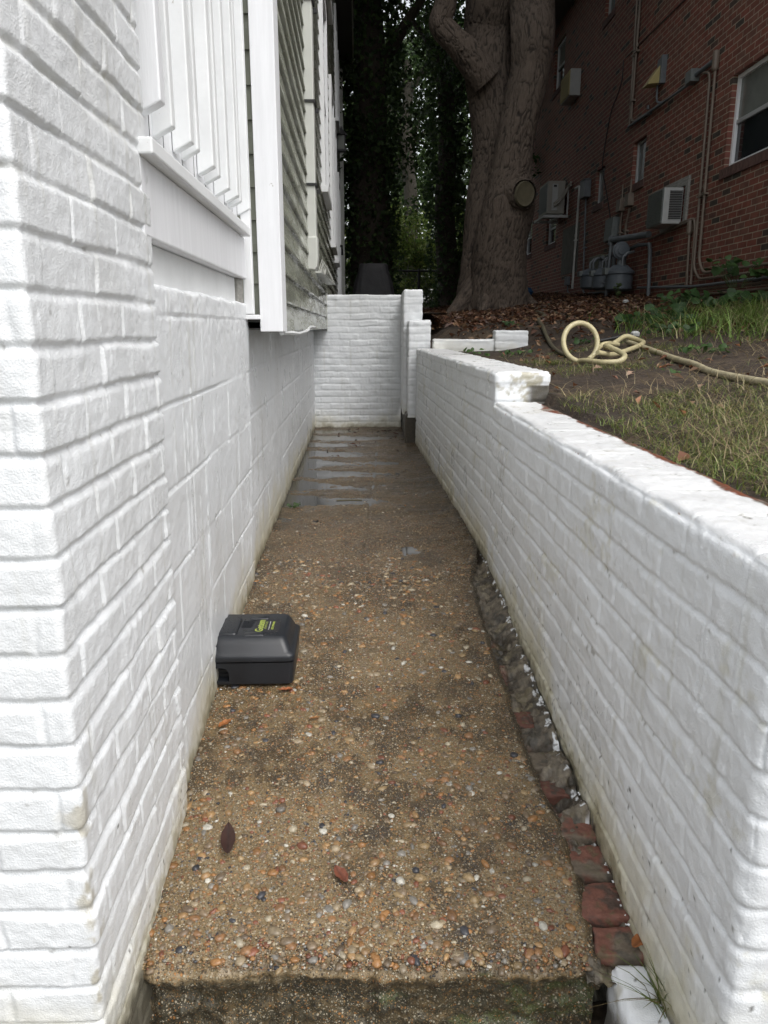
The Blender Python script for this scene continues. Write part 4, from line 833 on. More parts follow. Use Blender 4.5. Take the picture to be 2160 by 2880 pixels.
# leaf litter
rg = np.random.default_rng(5); n = 16000; X = rg.uniform(.5, 4.0, n); Y = 5.2 + 13 * rg.random(n) ** 1.3
k = (X < 3.93 - .014 * Y) & (rg.random(n) < sm(X * .9 + Y * .55 + 1.2 * fbm(X * 1.5, Y * 1.5, 190), 4.6, 6.8)); X, Y = X[k], Y[k]; n = len(X)
P = np.stack([X, Y, ygs(X, Y) + rg.uniform(.0, .03, n)], -1)
o = cards('leaf_litter', P, .075, lcol(rg, n, [[.12, .05, .026], [.085, .04, .024], [.16, .08, .04], [.06, .03, .02], [.22, .14, .08]]), M['dryleaf'], None, 6, .5, 2.2, .5); setp(o, 'brown fallen leaves carpeting the ground below the brick building', 'leaf litter', kind='stuff')
n = 260; X = rg.uniform(.75, 3.2, n); Y = rg.uniform(1.5, 6, n); P = np.stack([X, Y, ygs(X, Y) + .012], -1)
o = cards('scattered_leaves', P, .05, lcol(rg, n, [[.24, .10, .04], [.16, .07, .04], [.30, .19, .12]]), M['dryleaf'], None, 8, .5, 2.5, .5); setp(o, 'dry leaves scattered over the bare soil near the hose', 'leaves', kind='stuff')
n = 60; Y = rg.uniform(6.3, 8.1, n); X = rg.uniform(-.6, .35, n) * .9 + .1 * rg.random(n); P = np.stack([X, Y, path_h(X, Y) + .006], -1); P = P[(rg.random(n) < .25 + .75 * (Y > 7.6))]
o = cards('path_debris', P, .05, lcol(rg, len(P), [[.12, .05, .03], [.07, .04, .03]]), M['dryleaf'], None, 9, .4, 2.5, .4); setp(o, 'small dead leaves and twigs on the far end of the path', 'debris', kind='stuff')
def blades(name, X, Y, Z, L, W, seed, pal, m=M['grass'], lean=.6, parent=None):
    rg = np.random.default_rng(seed); n = len(X); a = rg.random(n) * 2 * math.pi; le = lean * rg.uniform(.3, 1.5, n); L = L * rg.uniform(.5, 1.4, n); W = W * rg.uniform(.6, 1.3, n)
    d = np.stack([np.cos(a), np.sin(a), 0 * a], -1); sd_ = np.stack([-np.sin(a), np.cos(a), 0 * a], -1); B = np.stack([X, Y, Z], -1); K = 4; V = []
    for k in range(K):
        t = k / (K - 1); c_ = B + d * (L * le * t ** 1.7)[:, None] + np.array([0, 0, 1]) * (L * (t - .35 * np.minimum(le, 1.6) * t * t))[:, None]
        wd = (W * (1 - .92 * t))[:, None] * .5; V += [c_ - sd_ * wd, c_ + sd_ * wd]
    V = np.stack(V, 1).reshape(-1, 3); i = np.arange(n)[:, None] * (2 * K)
    F = np.concatenate([i + np.array([[2 * k, 2 * k + 1, 2 * k + 3, 2 * k + 2]]) for k in range(K - 1)], 0)
    return meshnp(name, V, F, m, parent, np.repeat(lcol(rg, n, pal), 2 * K, 0), smooth=False)
GP = [[.15, .18, .04], [.11, .15, .03], [.20, .21, .06], [.34, .31, .16], [.12, .17, .04], [.09, .13, .03], [.16, .20, .05]]
rg = np.random.default_rng(15); n = 60000; X = rg.uniform(.66, 2.6, n); Y = 1.0 + 4.6 * rg.random(n) ** 1.1
wx = np.where(Y > 3.262, .483 - .05 * (Y - 3.262) + .25, .536 - .0262 * (Y - .955) + .19)
dn = fbm(X * 2.6, Y * 2.6, 195) + .5 * fbm(X * 9, Y * 9, 196); near = sm(2.9 + .25 * dn - Y, -.2, .5) * sm(X - wx, -.01, .06)
k = (X > wx + .01) & (rg.random(n) < np.clip(near * sm(dn, -.42, .0) * .85 + .35 * sm(dn, .22, .45), 0, 1)); X, Y = X[k], Y[k]
cx_ = np.array([1.05, 1.3, .95, 1.9, 1.7, 2.1]); cy_ = np.array([4.05, 4.0, 4.6, 3.4, 4.6, 2.9]); kk = rg.integers(0, 6, 1500); X = np.r_[X, cx_[kk] + rg.normal(0, .09, 1500)]; Y = np.r_[Y, cy_[kk] + rg.normal(0, .12, 1500)]
o = blades('grass', X, Y, ygs(X, Y) - .004, .042, .0033, 16, GP, lean=1.5); setp(o, 'patchy yellow green grass behind the retaining wall', 'grass', kind='stuff')
# straw lying flat
n = 5000; X = rg.uniform(.75, 2.6, n); Y = rg.uniform(1.1, 5.6, n); k = rg.random(n) < sm(fbm(X * 2.6, Y * 2.6, 195), -.4, .2) * sm(4 - Y, -1.5, 1) ; X, Y = X[k], Y[k]
o = blades('straw', X, Y, ygs(X, Y) + .004, .09, .003, 17, [[.34, .28, .16], [.28, .22, .12], [.20, .15, .09]], lean=2.6); setp(o, 'dead straw stems lying over the grass', 'straw', kind='stuff')
# long grass bank on the right
n = 3600; X = rg.normal(3.0, .5, n); Y = rg.normal(5.5, .7, n); k = (X > 1.9) & (X < 3.85) & (Y > 3.6); X, Y = X[k], Y[k]
o = blades('long_grass', X, Y, ygs(X, Y), .20, .008, 18, [[.13, .22, .04], [.16, .26, .05], [.22, .28, .08], [.30, .27, .14], [.10, .16, .04]], lean=1.3); setp(o, 'long arching grass at the right edge below the pipes', 'grass', kind='stuff')
# small tuft in the white block
rg2 = np.random.default_rng(3); n = 40; o = blades('grass_tuft', .535 + rg2.normal(0, .006, n), 1.145 + rg2.normal(0, .012, n), np.full(n, -.185), .085, .005, 19, [[.10, .14, .035], [.14, .15, .05], [.16, .12, .05]], lean=1.2); setp(o, 'small grass tuft growing from the white footing block', 'grass tuft')
def broadleaf(name, c, rad, n, h, seed, lb, pal=((.035, .075, .02), (.045, .095, .025), (.06, .12, .035)), size=.085, cat='plant', grp='leafy weeds in the yard'):
    rg = np.random.default_rng(seed); t = empty(name, c, lb, cat, grp); h = h * .62; size = size * .7; n = int(n * .9)
    a = rg.random(n) * 2 * math.pi; r = rad * np.sqrt(rg.random(n)); P = np.stack([r * np.cos(a), r * np.sin(a), h * rg.uniform(.35, 1, n)], -1)
    st = MB(); 
    for p in P[::2]: st.tube([(p[0] * .25, p[1] * .25, 0), (p[0] * .6, p[1] * .6, p[2] * .7), tuple(p)], .0022, 4)
    st.build('stem', M['soilstem'], t)
    nz = rg.standard_normal((n, 3)) * .5 + np.array([-.2, -.5, 1.]); nz /= np.linalg.norm(nz, axis=1, keepdims=True); tt = rg.standard_normal((n, 3)); tt -= nz * (tt * nz).sum(1, keepdims=True); tt /= np.linalg.norm(tt, axis=1, keepdims=True); b = np.cross(nz, tt)
    prof = [(0, .0), (.12, .32), (.3, .5), (.5, .42), (.62, .46), (.8, .24), (1, 0)]; V = []; F = []; Cc = []; cols = lcol(rg, n, pal)
    for i in range(n):
        s = size * rg.uniform(.55, 1.25); base = len(V); m_ = len(prof)
        for (u_, w_) in prof: V.append(P[i] + tt[i] * s * (u_ - .5) - nz[i] * s * .25 * (u_ - .4) ** 2)
        for sg in (1, -1):
            for (u_, w_) in prof: V.append(P[i] + tt[i] * s * (u_ - .5) + b[i] * sg * s * w_ + nz[i] * s * (.18 * w_ - .25 * (u_ - .4) ** 2))
        for q in range(m_ - 1): F.append((base + q, base + q + 1, base + m_ + q + 1, base + m_ + q)); F.append((base + q + 1, base + q, base + 2 * m_ + q, base + 2 * m_ + q + 1))
        Cc += [cols[i]] * (3 * m_)
    meshnp('foliage', np.array(V), np.array(F), M['leaf'], t, np.array(Cc), smooth=True); return t
M['soilstem'] = mat('plant_stem', (.06, .09, .03), .6)
pl = [((2.15, 6.5), .20, 34, .20, 'dark green leafy weed by the gas riser', .10), ((2.45, 6.7), .22, 40, .26, 'bushy dark green weed right of the gas riser', .11), ((2.8, 7.2), .25, 44, .34, 'tallest dark green weed in front of the low pipes', .12), ((2.05, 5.4), .17, 24, .15, 'spreading green weed between hose loop and litter', .08),
      ((2.42, 5.9), .2, 30, .16, 'low green weed at the left end of the long grass', .085), ((1.75, 4.15), .13, 26, .08, 'bright green weed on the soil right of the hose bend', .05), ((2.35, 3.9), .17, 34, .10, 'bright green weed at the right edge above the hose', .055), ((3.2, 6.9), .28, 40, .3, 'broad leaved weed at the far right under the pipes', .13),
      ((1.28, 7.6), .12, 14, .1, 'small weed in the shade behind the low edging wall', .06), ((.68, 5.6), .10, 18, .11, 'small weed on the wall top before the low edging wall', .05), ((.86, 5.3), .06, 8, .09, 'tiny weed beside the hose loop on the wall side', .035), ((1.05, 5.9), .13, 16, .07, 'thin weed patch in front of the raised white block', .045), ((1.55, 5.9), .16, 16, .08, 'flat weed in the leaf litter behind the hose loop', .06), ((1.33, 3.52), .05, 7, .04, 'tiny bright weed touching the hose', .04)]
for i, ((x, y), rad, n, h, lb, sz) in enumerate(pl):
    broadleaf('leafy_weed', (x, y, float(ygs(x, y)) - .005), rad, n, h, 400 + i, lb, size=sz, pal=((.04, .085, .02), (.055, .11, .03), (.08, .15, .04)) if sz < .06 else ((.03, .07, .02), (.042, .09, .027), (.055, .11, .035)))
broadleaf('leafy_weed', (3.45, 7.55, 1.45), .3, 46, .45, 450, 'ivy like plant climbing at the right end of the pipes', size=.13)
broadleaf('leafy_weed', (3.25, 10.7, 1.42), .1, 14, .4, 451, 'thin sapling standing before the largest gas meter', size=.08, pal=((.06, .09, .03), (.08, .12, .04)))
broadleaf('leafy_weed', (-.56, 4.45, .0), .05, 26, .03, 452, 'tiny green weed at the foot of the block wall', size=.022)
# single leaves on the path
def leaf(name, x, y, L_, W_, rz, col, lb, curl=.3, z=None):
    n = 14; V = []; F = []
    for i in range(n + 1):
        u_ = i / n; wv = W_ * math.sin(math.pi * u_) ** .75 * .5
        for s_ in (-1, -.5, 0, .5, 1): V.append(((u_ - .5) * L_, s_ * wv, curl * L_ * .25 * ((u_ - .5) * 2) ** 2 + abs(s_) * wv * .45 + .0015 * math.sin(u_ * 17 + s_ * 3)))
    for i in range(n):
        for j in range(4): a = i * 5 + j; F.append((a, a + 5, a + 6, a + 1))
    V = np.array(V); o = meshnp(name, V, np.array(F), M['dryleaf'], None, np.array(col)[None] * (1 + .25 * fbm(V[:, :1] * 60, V[:, 1:2] * 60, 9)) * np.where(np.abs(V[:, 1:2]) < 1e-5, .6, 1), True)
    st = o; o.location = (x, y, (float(path_h(np.array(x), np.array(y))) if z is None else z) + .007); o.rotation_euler = (0, 0, rz); setp(o, lb, 'leaf', 'fallen leaves lying on the path'); return o
leaf('fallen_leaf', -.475, 1.99, .055, .024, 1.0, (.30, .11, .03), 'orange brown leaf in front of the black box')
leaf('fallen_leaf', -.375, 1.535, .115, .035, 1.75, (.045, .02, .015), 'dark curled leaf lying on the left of the slab', .35)
leaf('fallen_leaf', -.098, 1.435, .06, .028, 2.1, (.17, .055, .03), 'reddish brown leaf in the middle of the slab')
leaf('fallen_leaf', -.315, 2.17, .05, .018, .2, (.28, .09, .03), 'small orange leaf against the front of the black box', z=float(zp(2.17)) + .004)
leaf('fallen_leaf', .525, 1.262, .05, .026, .7, (.32, .12, .04), 'orange leaf on the corner of the white footing block', z=-.155)
leaf('fallen_leaf', -.21, 2.02, .035, .012, .3, (.26, .12, .04), 'tiny tan leaf right of the orange brown leaf')
o = MB().tube([(-.30, 4.56, .014), (-.2, 4.55, .02), (-.14, 4.56, .016)], .006, 6).build('twig', M['scar'], smooth=True); setp(o, 'pale peeled twig lying across the path', 'twig')
# paint flakes beside the walls
rg = np.random.default_rng(33); n = 240; Y = 1.3 + 2.1 * rg.random(n) ** 1.4; sd2 = rg.random(n) < .5
X = np.where(sd2, edgeL(Y) + .03 + np.abs(rg.normal(0, .012, n)), .534 - .0262 * (Y - 1) - .006 - np.abs(rg.normal(0, .004, n)))
k = sm(vn(Y * 9, sd2 * 5., 3), .0, .5) > rg.random(n); X, Y = X[k], Y[k]; Zf = np.where(X < 0, path_h(X, Y), zp(Y) + .004)
o = cards('paint_flakes', np.stack([X, Y, Zf + .004], -1), .0065, np.tile(WHITE, (len(X), 1)), M['pebble'], None, 34, .8, 2, .2); setp(o, 'white paint flakes fallen along the foot of the walls', 'paint flakes', kind='stuff')
# ------------------------------------------------------------ bait station box
bx_ = empty('bait_station', (-.440, 2.32, float(zp(2.3)) + .004), 'black plastic bait station box standing against the left wall', 'box', rz=.035); bx_.scale = (1.06, 1.06, 1.06)
def rrect(hx, hy, r, n=6):
    o = []
    for cx, cy, a0 in ((hx - r, hy - r, 0), (-hx + r, hy - r, 90), (-hx + r, -hy + r, 180), (hx - r, -hy + r, 270)):
        for k in range(n + 1): a = R(a0 + 90 * k / n); o.append((cx + r * math.cos(a), cy + r * math.sin(a)))
    return o
def loft(levels):
    mb = MB(); rings = []
    for (z, hx, hy, r, dx, *dy) in levels: rings.append([(x + dx, y + (dy[0] if dy else 0), z) for x, y in rrect(hx, hy, r)])
    n = len(rings[0]); v = [p for rg_ in rings for p in rg_]; f = []
    for i in range(len(rings) - 1):
        for k in range(n): k2 = (k + 1) % n; f.append((i * n + k, i * n + k2, (i + 1) * n + k2, (i + 1) * n + k))
    f.append(tuple(range(n))[::-1]); f.append(tuple((len(rings) - 1) * n + k for k in range(n))); mb.add(v, f); return mb
base = loft([(0, .128, .115, .016, 0), (.004, .132, .119, .018, 0), (.074, .136, .122, .018, 0)]).build('base', M['plastic'], bx_, smooth=True)
cut = MB(); pts = [(-.115, .012), (-.062, .012), (-.062, .04), (-.068, .052), (-.08, .058), (-.097, .058), (-.109, .052), (-.115, .04)]; cut.prism(pts, 'y', -.2, -.06); cob = cut.build('cutter', None)
import bmesh as _b
for _o in (cob, base):
    _m = _b.new(); _m.from_mesh(_o.data); _b.ops.recalc_face_normals(_m, faces=_m.faces); _m.to_mesh(_o.data); _m.free()
cob.matrix_world = Matrix.Identity(4)
bm_ = base.modifiers.new('b', 'BOOLEAN'); bm_.operation = 'DIFFERENCE'; bm_.object = cob; bm_.solver = 'EXACT'
base.parent = None; bpy.context.view_layer.update(); dg = bpy.context.evaluated_depsgraph_get(); nm = bpy.data.meshes.new_from_object(base.evaluated_get(dg)); base.modifiers.clear(); base.data = nm; base.parent = bx_; bpy.data.objects.remove(cob)
mb = MB(); mb.box(-.112, -.064, -.082, -.079, .012, .05); 
for z in (.022, .034, .046): mb.box(-.112, -.064, -.088, -.085, z, z + .002)
mb.build('inner_baffle', M['black'], bx_)
lid = loft([(.0765, .136, .122, .018, 0), (.080, .139, .126, .02, 0), (.092, .140, .127, .022, 0), (.098, .138, .125, .022, 0), (.103, .132, .119, .022, -.001), (.106, .129, .116, .022, -.002), (.122, .124, .108, .022, -.004, .002), (.136, .119, .099, .022, -.006, .006), (.142, .114, .094, .02, -.007, .009), (.1440, .109, .090, .018, -.008, .010)]).build('lid', M['plastic'], bx_, smooth=True)
for (x0, x1_, y0, y1) in [(-.02, .045, -.082, -.052), (-.02, .045, .052, .080)]:
    mb = loft([(.140, (x1_ - x0) / 2, (y1 - y0) / 2, .005, 0), (.1465, (x1_ - x0) / 2 - .003, (y1 - y0) / 2 - .003, .004, 0), (.1475, (x1_ - x0) / 2 - .005, (y1 - y0) / 2 - .005, .003, 0)]); r_ = mb.build('raised_rib', M['plastic'], lid, smooth=True); r_.location = ((x0 + x1_) / 2, (y0 + y1) / 2, 0)
mb = loft([(.1405, .032, .070, .012, 0), (.1475, .029, .066, .012, 0), (.1485, .025, .062, .01, 0)]); r_ = mb.build('raised_panel', M['plastic'], lid, smooth=True); r_.location = (-.072, 0, 0)
mb = MB()
for k in range(7): mb.box(-.036, -.004 + .002 * (k % 3), -.012 + k * .008, -.0105 + k * .008, .1437, .1452)
mb.build('moulded_lines', M['plastic'], lid)
label = MB().box(.006, .086, -.050, .050, .1438, .1446).build('label_plate', M['black'], lid)
def text(s, size, loc, m, parent, name, rz=math.pi / 2, off=0):
    cu = bpy.data.curves.new(name, 'FONT'); cu.body = s; cu.size = size; cu.extrude = .0003; cu.align_x = 'CENTER'; cu.offset = off
    o = bpy.data.objects.new(name, cu); COL.objects.link(o); bpy.context.view_layer.update(); dg = bpy.context.evaluated_depsgraph_get()
    me = bpy.data.meshes.new_from_object(o.evaluated_get(dg)); bpy.data.objects.remove(o); t = link(name, me, m, parent); t.location = loc; t.rotation_euler = (0, 0, rz); return t
text('Getem', .034, (.034, 0, .1448), M['lime'], lid, 'printed_name', off=.0006); text('S E R V I C E S', .0095, (.044, .003, .1448), M['lime'], lid, 'printed_word'); text('Termite, Pest, Termite Since 1982', .0048, (.0535, 0, .1448), M['acwhite'], lid, 'printed_line'); text('(757) 489-0811', .0105, (.0665, .002, .1448), M['lime'], lid, 'printed_phone_number', off=.0002)
# water droplets on the lid
rg = np.random.default_rng(44); n = 150; X = rg.uniform(-.1, .1, n); Y = rg.uniform(-.078, .072, n); r_ = rg.uniform(.0007, .0019, n)
V = IV[None] * r_[:, None, None] * np.array([1, 1, .6]) + np.stack([X - .008, Y, np.where((X < -.03) & (X > -.1), .1487, .1443)], -1)[:, None]
o = meshnp('water_drops', V.reshape(-1, 3), (IF[None] + (np.arange(n) * len(IV))[:, None, None]).reshape(-1, 3), M['water'], bx_); o['kind'] = 'stuff'
# ------------------------------------------------------------ hose
def hz(x, y, h=.0): return (x, y, float(ygs(x, y)) + .016 + h)
hose = empty('coiled_hose', (1.2, 4.4, .87), 'cream corrugated hose with an upright loop lying on the soil', 'hose'); hose.location = (0, 0, 0)
lc = Vector((1.145, 4.42, .0)); zb = float(ygs(1.145, 4.42)) + .016; lr = .108
loop = [tuple(lc + Vector((lr * math.cos(a) * .98, .05 * math.sin(a + .6), zb + lr + lr * math.sin(a)))) for a in np.linspace(R(-60), R(262), 30)]
p1 = [(1.62, 5.0), (1.50, 4.82), (1.36, 4.72)]
path1 = [hz(1.50, 4.86, .02), hz(1.36, 4.70, .06), (1.24, 4.50, zb + .02)] + loop + [hz(1.15, 4.30, .01), hz(1.22, 4.18, .005), hz(1.30, 4.16, .004), hz(1.34, 4.22, .03), hz(1.30, 4.42, .07), hz(1.40, 4.75, .03), hz(1.52, 4.95, .04), hz(1.60, 5.02, .05), hz(1.66, 4.95, .02), hz(1.62, 4.75, .01), hz(1.45, 4.55, .01), hz(1.32, 4.40, .02), hz(1.22, 4.32, .05)]
def corr(mb, pts, r):
    P = smooth_path(pts, 10); rs = [r * (1 + .05 * (k % 2)) for k in range(len(P))]; mb.tube(P, rs, 14)
mb = MB(); corr(mb, path1, .0145); mb.build('coil', M['hose'], hose, smooth=True)
mb = MB(); corr(mb, [hz(1.62, 5.05, .01), hz(1.60, 4.60), hz(1.55, 4.05), hz(1.49, 3.62), hz(1.44, 3.3), hz(1.44, 2.95), hz(1.47, 2.70), hz(1.60, 2.35, .0), hz(1.9, 1.9)], .0150); mb.build('long_run', M['hosedirty'], hose, smooth=True)
def curve_root(name, pts, r0, r1, m, lb, cat):
    P = smooth_path([hz(*p) for p in pts], 6); mb = MB(); mb.tube(P, list(np.linspace(r0, r1, len(P))), 8); o = mb.build(name, m, smooth=True); setp(o, lb, cat)
curve_root('tree_root', [(2.42, 11.2), (2.0, 10.1), (1.85, 8.8), (1.62, 8.0), (1.50, 7.2), (1.4, 6.4), (1.25, 5.4), (1.2, 4.8)], .03, .010, M['scar'], 'pale surface root winding from the brick building toward the hose', 'root')
curve_root('tree_root', [(2.2, 10.6), (2.1, 9.8), (1.95, 8.2), (1.9, 7.0)], .02, .008, M['scar'], 'thinner pale root branching right of the winding root', 'root')
bg_ = MB(); bg_.lathe([(.02, 0), (.12, .02), (.16, .09), (.10, .17), (.02, .19)], (3.2, 17.3, 1.76), seg=9); o = bg_.build('plastic_bag', M['bluecloth'], smooth=False); setp(o, 'crumpled blue plastic bag lying behind the tree trunk', 'bag')
wh = MB(); wh.tube([hz(1.55, 5.45, .02), hz(1.78, 5.5, .03)], .012, 8); o = wh.build('pipe_stub', M['cable'], smooth=True); setp(o, 'short black pipe stub lying behind the hose coils', 'pipe')
wh = MB(); wh.lathe([(.01, 0), (.03, .01), (.034, .03), (.02, .045)], (1.80, 5.45, float(ygs(1.8, 5.45)) + .02), seg=8); o = wh.build('crumpled_paper', M['acwhite']); setp(o, 'small crumpled white paper at the end of the black pipe stub', 'paper')
# ------------------------------------------------------------ big tree
tree = empty('tree', (1.6, 12, 1.3), 'large two stemmed tree with furrowed bark and a sawn limb scar', 'tree')
tree.location = (0, 0, 0)
tv = []; tf = []; tcol = []
def btube(cent, rad, seed, seg=210, sub=26, flat=.9):
    P = smooth_path(cent, sub); n = len(P); rr = np.interp(np.linspace(0, 1, n), np.linspace(0, 1, len(rad)), rad); base = sum(len(x) for x in tv)
    nrm = Vector((1, 0, 0)); L_ = 0; V = []; Cc = []; last = P[0]
    for i, p in enumerate(P):
        t = ((P[min(i + 1, n - 1)] - P[max(i - 1, 0)])).normalized(); nrm = (nrm - t * nrm.dot(t)).normalized(); bi = t.cross(nrm); L_ += (p - last).length; last = p
        a = np.linspace(0, 2 * math.pi, seg, endpoint=False); ua = a * rr[i] * 1.0
        cx, cy = np.cos(a), np.sin(a)
        # furrows: stretched ridges, periodic in angle
        wv = .35 * vn(cx * 3 + seed, cy * 3 + L_ * 1.3, seed); f1 = fbm(cx * rr[i] * 40 + wv * 2 + 9, cy * rr[i] * 40 + L_ * 9, seed + 1, 3)
        rid = sm(np.abs(vn(a * rr[i] * 42 + wv * 5 + .8 * vn(a * rr[i] * 13, 0 * a + L_ * 12, seed + 7), 0 * a + L_ * 9.0, seed + 2)), 0, .32); rid = rid * sm(np.minimum(a, 2 * math.pi - a), 0, .1) + .5 * (1 - sm(np.minimum(a, 2 * math.pi - a), 0, .1))
        h = .016 * (rid - .5) + .009 * f1 + .05 * rr[i] * vn(cx * 1.6 + seed, cy * 1.6 + L_ * .8, seed + 4)
        r_ = rr[i] + h
        V.append(np.array(p)[None] + np.outer(cx * r_, np.array(nrm)) + np.outer(cy * r_ , np.array(bi)))
        dk = sm(rid + f1 * .5, .05, .75)[:, None]
        Cc.append(np.array([.034, .026, .020]) * (1 - dk) + np.array([.102, .078, .060]) * dk)
    V = np.concatenate(V); tv.append(V); tcol.append(np.concatenate(Cc))
    i = np.arange(n - 1)[:, None]; j = np.arange(seg)[None]; a_ = i * seg + j + base; b_ = i * seg + (j + 1) % seg + base
    tf.append(np.stack([a_, b_, b_ + seg, a_ + seg], -1).reshape(-1, 4))
def TP(px, py, Y=12.0):   # world point on the tree's own depth
    F_ = 1598.; a = (px - 829.5) / F_; b = (1106 - py) / F_; c0, s0 = math.cos(.244979), math.sin(.244979); fw = c0 + b * s0; return (a / fw * Y, Y, 1.08 + (-s0 + b * c0) / fw * Y)
btube([TP(1052, 705, 12.1), TP(1052, 660, 12.1), TP(1052, 600, 12.15), TP(1054, 540, 12.2), TP(1056, 440, 12.25), TP(1068, 360, 12.3), TP(1070, 290, 12.3), TP(1064, 220, 12.3), TP(1055, 140, 12.3), TP(1055, 60, 12.3), TP(1064, -20, 12.1), TP(1070, -140, 12.1)],
      [.66, .50, .43, .40, .35, .345, .345, .355, .365, .35, .35, .33], 500)
btube([TP(1078, 700, 11.85), TP(1078, 600, 11.8), TP(1082, 520, 11.75), TP(1099, 440, 11.7), TP(1104, 370, 11.7), TP(1113, 300, 11.7), TP(1129, 230, 11.7), TP(1146, 150, 11.7), TP(1151, 80, 11.7), TP(1148, 0, 11.9), TP(1140, -120, 11.9)],
      [.52, .41, .375, .37, .285, .265, .265, .27, .30, .31, .31], 520)
btube([TP(1050, 175, 12.0), TP(1010, 118, 11.9), TP(985, 90, 11.85), TP(958, 62, 11.85), TP(952, 45, 11.85), TP(962, 10, 11.85), TP(968, -60, 11.85)], [.22, .205, .17, .165, .16, .15, .14], 540, 110)
btube([TP(1100, 425, 11.7), TP(1121, 421, 11.45), TP(1134, 419, 11.30)], [.25, .23, .185], 560, 90, 10)
for k, (dx, dy, z) in enumerate([(-.62, -.35, -.1), (.1, -.75, -.08), (.65, -.3, .02), (-.2, -.7, -.1)]):
    b0 = TP(1062, 640); btube([(b0[0] + dx * .35, 12 + dy * .35, 1.75), (b0[0] + dx * .8, 12 + dy * .7, 1.42), (b0[0] + dx * 1.25, 12 + dy * 1.2, 1.25 + z)], [.17, .12, .04], 570 + k, 50, 8)
meshnp('trunk', np.concatenate(tv), np.concatenate(tf), M['bark'], tree, np.concatenate(tcol))
sc = MB(); c0 = Vector(TP(1134, 419, 11.305)); ax = (Vector(TP(1138, 418, 11.25)) - Vector(TP(1105, 424, 11.62))).normalized(); q = ax.to_track_quat('Z', 'Y')
ring = [(.0, .0), (.08, .003), (.125, .0), (.148, .010), (.165, -.02)]; V = []; seg = 40
for (r_, h) in ring:
    for k in range(seg): a = 2 * math.pi * k / seg; V.append(c0 + q @ Vector((r_ * math.cos(a) * (1 + .06 * math.sin(2 * a)), r_ * math.sin(a) * 1.08, h + .006)))
F = [(i * seg + k, i * seg + (k + 1) % seg, (i + 1) * seg + (k + 1) % seg, (i + 1) * seg + k) for i in range(4) for k in range(seg)]
sc.add(V, F); sc.build('limb_scar', M['scar'], tree, smooth=True)
def crown(name, parent, clumps, npc, size, seed, pal, aspect=.5, spread=.55, lo=.6, hi=1.3):
    rg = np.random.default_rng(seed); cs = np.repeat(np.array(clumps), npc, 0); n = len(cs)
    P = cs[:, :3] + rg.standard_normal((n, 3)) * (cs[:, 3:4] * spread) * np.array([1, 1, .7])
    cl = np.repeat(rg.uniform(.6, 1.35, (len(clumps), 1)), npc, 0)
    return cards(name, P, size, lcol(rg, n, pal, lo, hi) * cl, M['leaf'], parent, seed + 1, aspect, .3)
DG = [[.040, .072, .022], [.05, .09, .028], [.032, .06, .02], [.07, .11, .032]]
LG = [[.16, .24, .05], [.20, .27, .06], [.12, .20, .045], [.26, .30, .09]]
rg = np.random.default_rng(61)
cl = [(x, y, z, 1.0) for x, y, z in zip(rg.uniform(-5, 8, 260), rg.uniform(9.5, 20, 260), rg.uniform(8.6, 13, 260))]
cl += [(x, y, z, 1.0) for x, y, z in zip(rg.uniform(1, 7, 30), rg.uniform(8, 10.5, 30), rg.uniform(7.6, 11, 30))]  # extra unseen clumps, added to darken the brick building
crown('crown', tree, cl, 140, .34, 62, DG)  # unseen canopy overhead, added to block sky light from wood and building
# ------------------------------------------------------------ trees and shrubs beyond
def bgtree(x, y, r, h, lb, clumps, npc, size, seed, pal=DG, ivy=0, pale=False, name='tree', grp='trees beyond the end wall', lean=0):
    t = empty(name, (x, y, 1.4), lb, 'tree', grp)
    mb = MB(); P = [(lean * k * .3 + .05 * math.sin(k * 1.7 + seed), .04 * math.cos(k + seed), -.2 + k * h / 8) for k in range(9)]
    mb.tube(smooth_path(P, 3), list(np.linspace(r * 1.25, r * .6, 25)), 14)
    for k in range(3): a = seed + k * 2.1; mb.tube([P[5 + k], (P[5 + k][0] + math.cos(a) * .9, math.sin(a) * .6, P[5 + k][2] + .9), (P[5 + k][0] + math.cos(a) * 1.7, math.sin(a), P[5 + k][2] + 1.7)], [r * .4, r * .28, r * .12], 8)
    o = mb.build('trunk', M['bark'], t, smooth=True); a_ = o.data.attributes.new('Col', 'FLOAT_COLOR', 'POINT')
    a_.data.foreach_set('color', np.tile([.11, .10, .08, 1] if pale else [.05, .04, .03, 1], len(o.data.vertices)).astype(np.float32))
    rg = np.random.default_rng(seed)
    if ivy:
        n = ivy; a = rg.random(n) * 2 * math.pi; z = rg.uniform(-.1, h, n); rr = r * 1.15 + rg.uniform(.0, .22, n) + .12 * vn(z * 1.5, a * 2, seed); lx = np.interp(z, [p[2] for p in P], [p[0] for p in P])
        cards('ivy', np.stack([lx + rr * np.cos(a), rr * np.sin(a), z], -1), .11, lcol(rg, n, [[.05, .085, .03], [.035, .065, .024], [.07, .11, .035]]), M['leaf'], t, seed + 5, .8, 0)
    crown('crown', t, [(cx - x, cy - y, cz - 1.4, s) for cx, cy, cz, s in clumps], npc, size, seed + 7, pal)
    return t
def rc(rg, n, xr, yr, zr, s): return [(a, b, c_, s) for a, b, c_ in zip(rg.uniform(*xr, n), rg.uniform(*yr, n), rg.uniform(*zr, n))]
rg = np.random.default_rng(71)
bgtree(-.32, 17.6, .42, 8, 'ivy covered dark tree trunk rising just right of the left house', rc(rg, 44, (-2.2, .7), (16.5, 19), (4.2, 9.5), .55), 130, .13, 81, ivy=7000)
bgtree(1.62, 19.5, .24, 8, 'ivy covered tree beside the big tree trunk, leaning slightly', rc(rg, 50, (.6, 3.6), (18.3, 21), (4.0, 9.8), .55), 130, .14, 82, ivy=5000, lean=-.1)
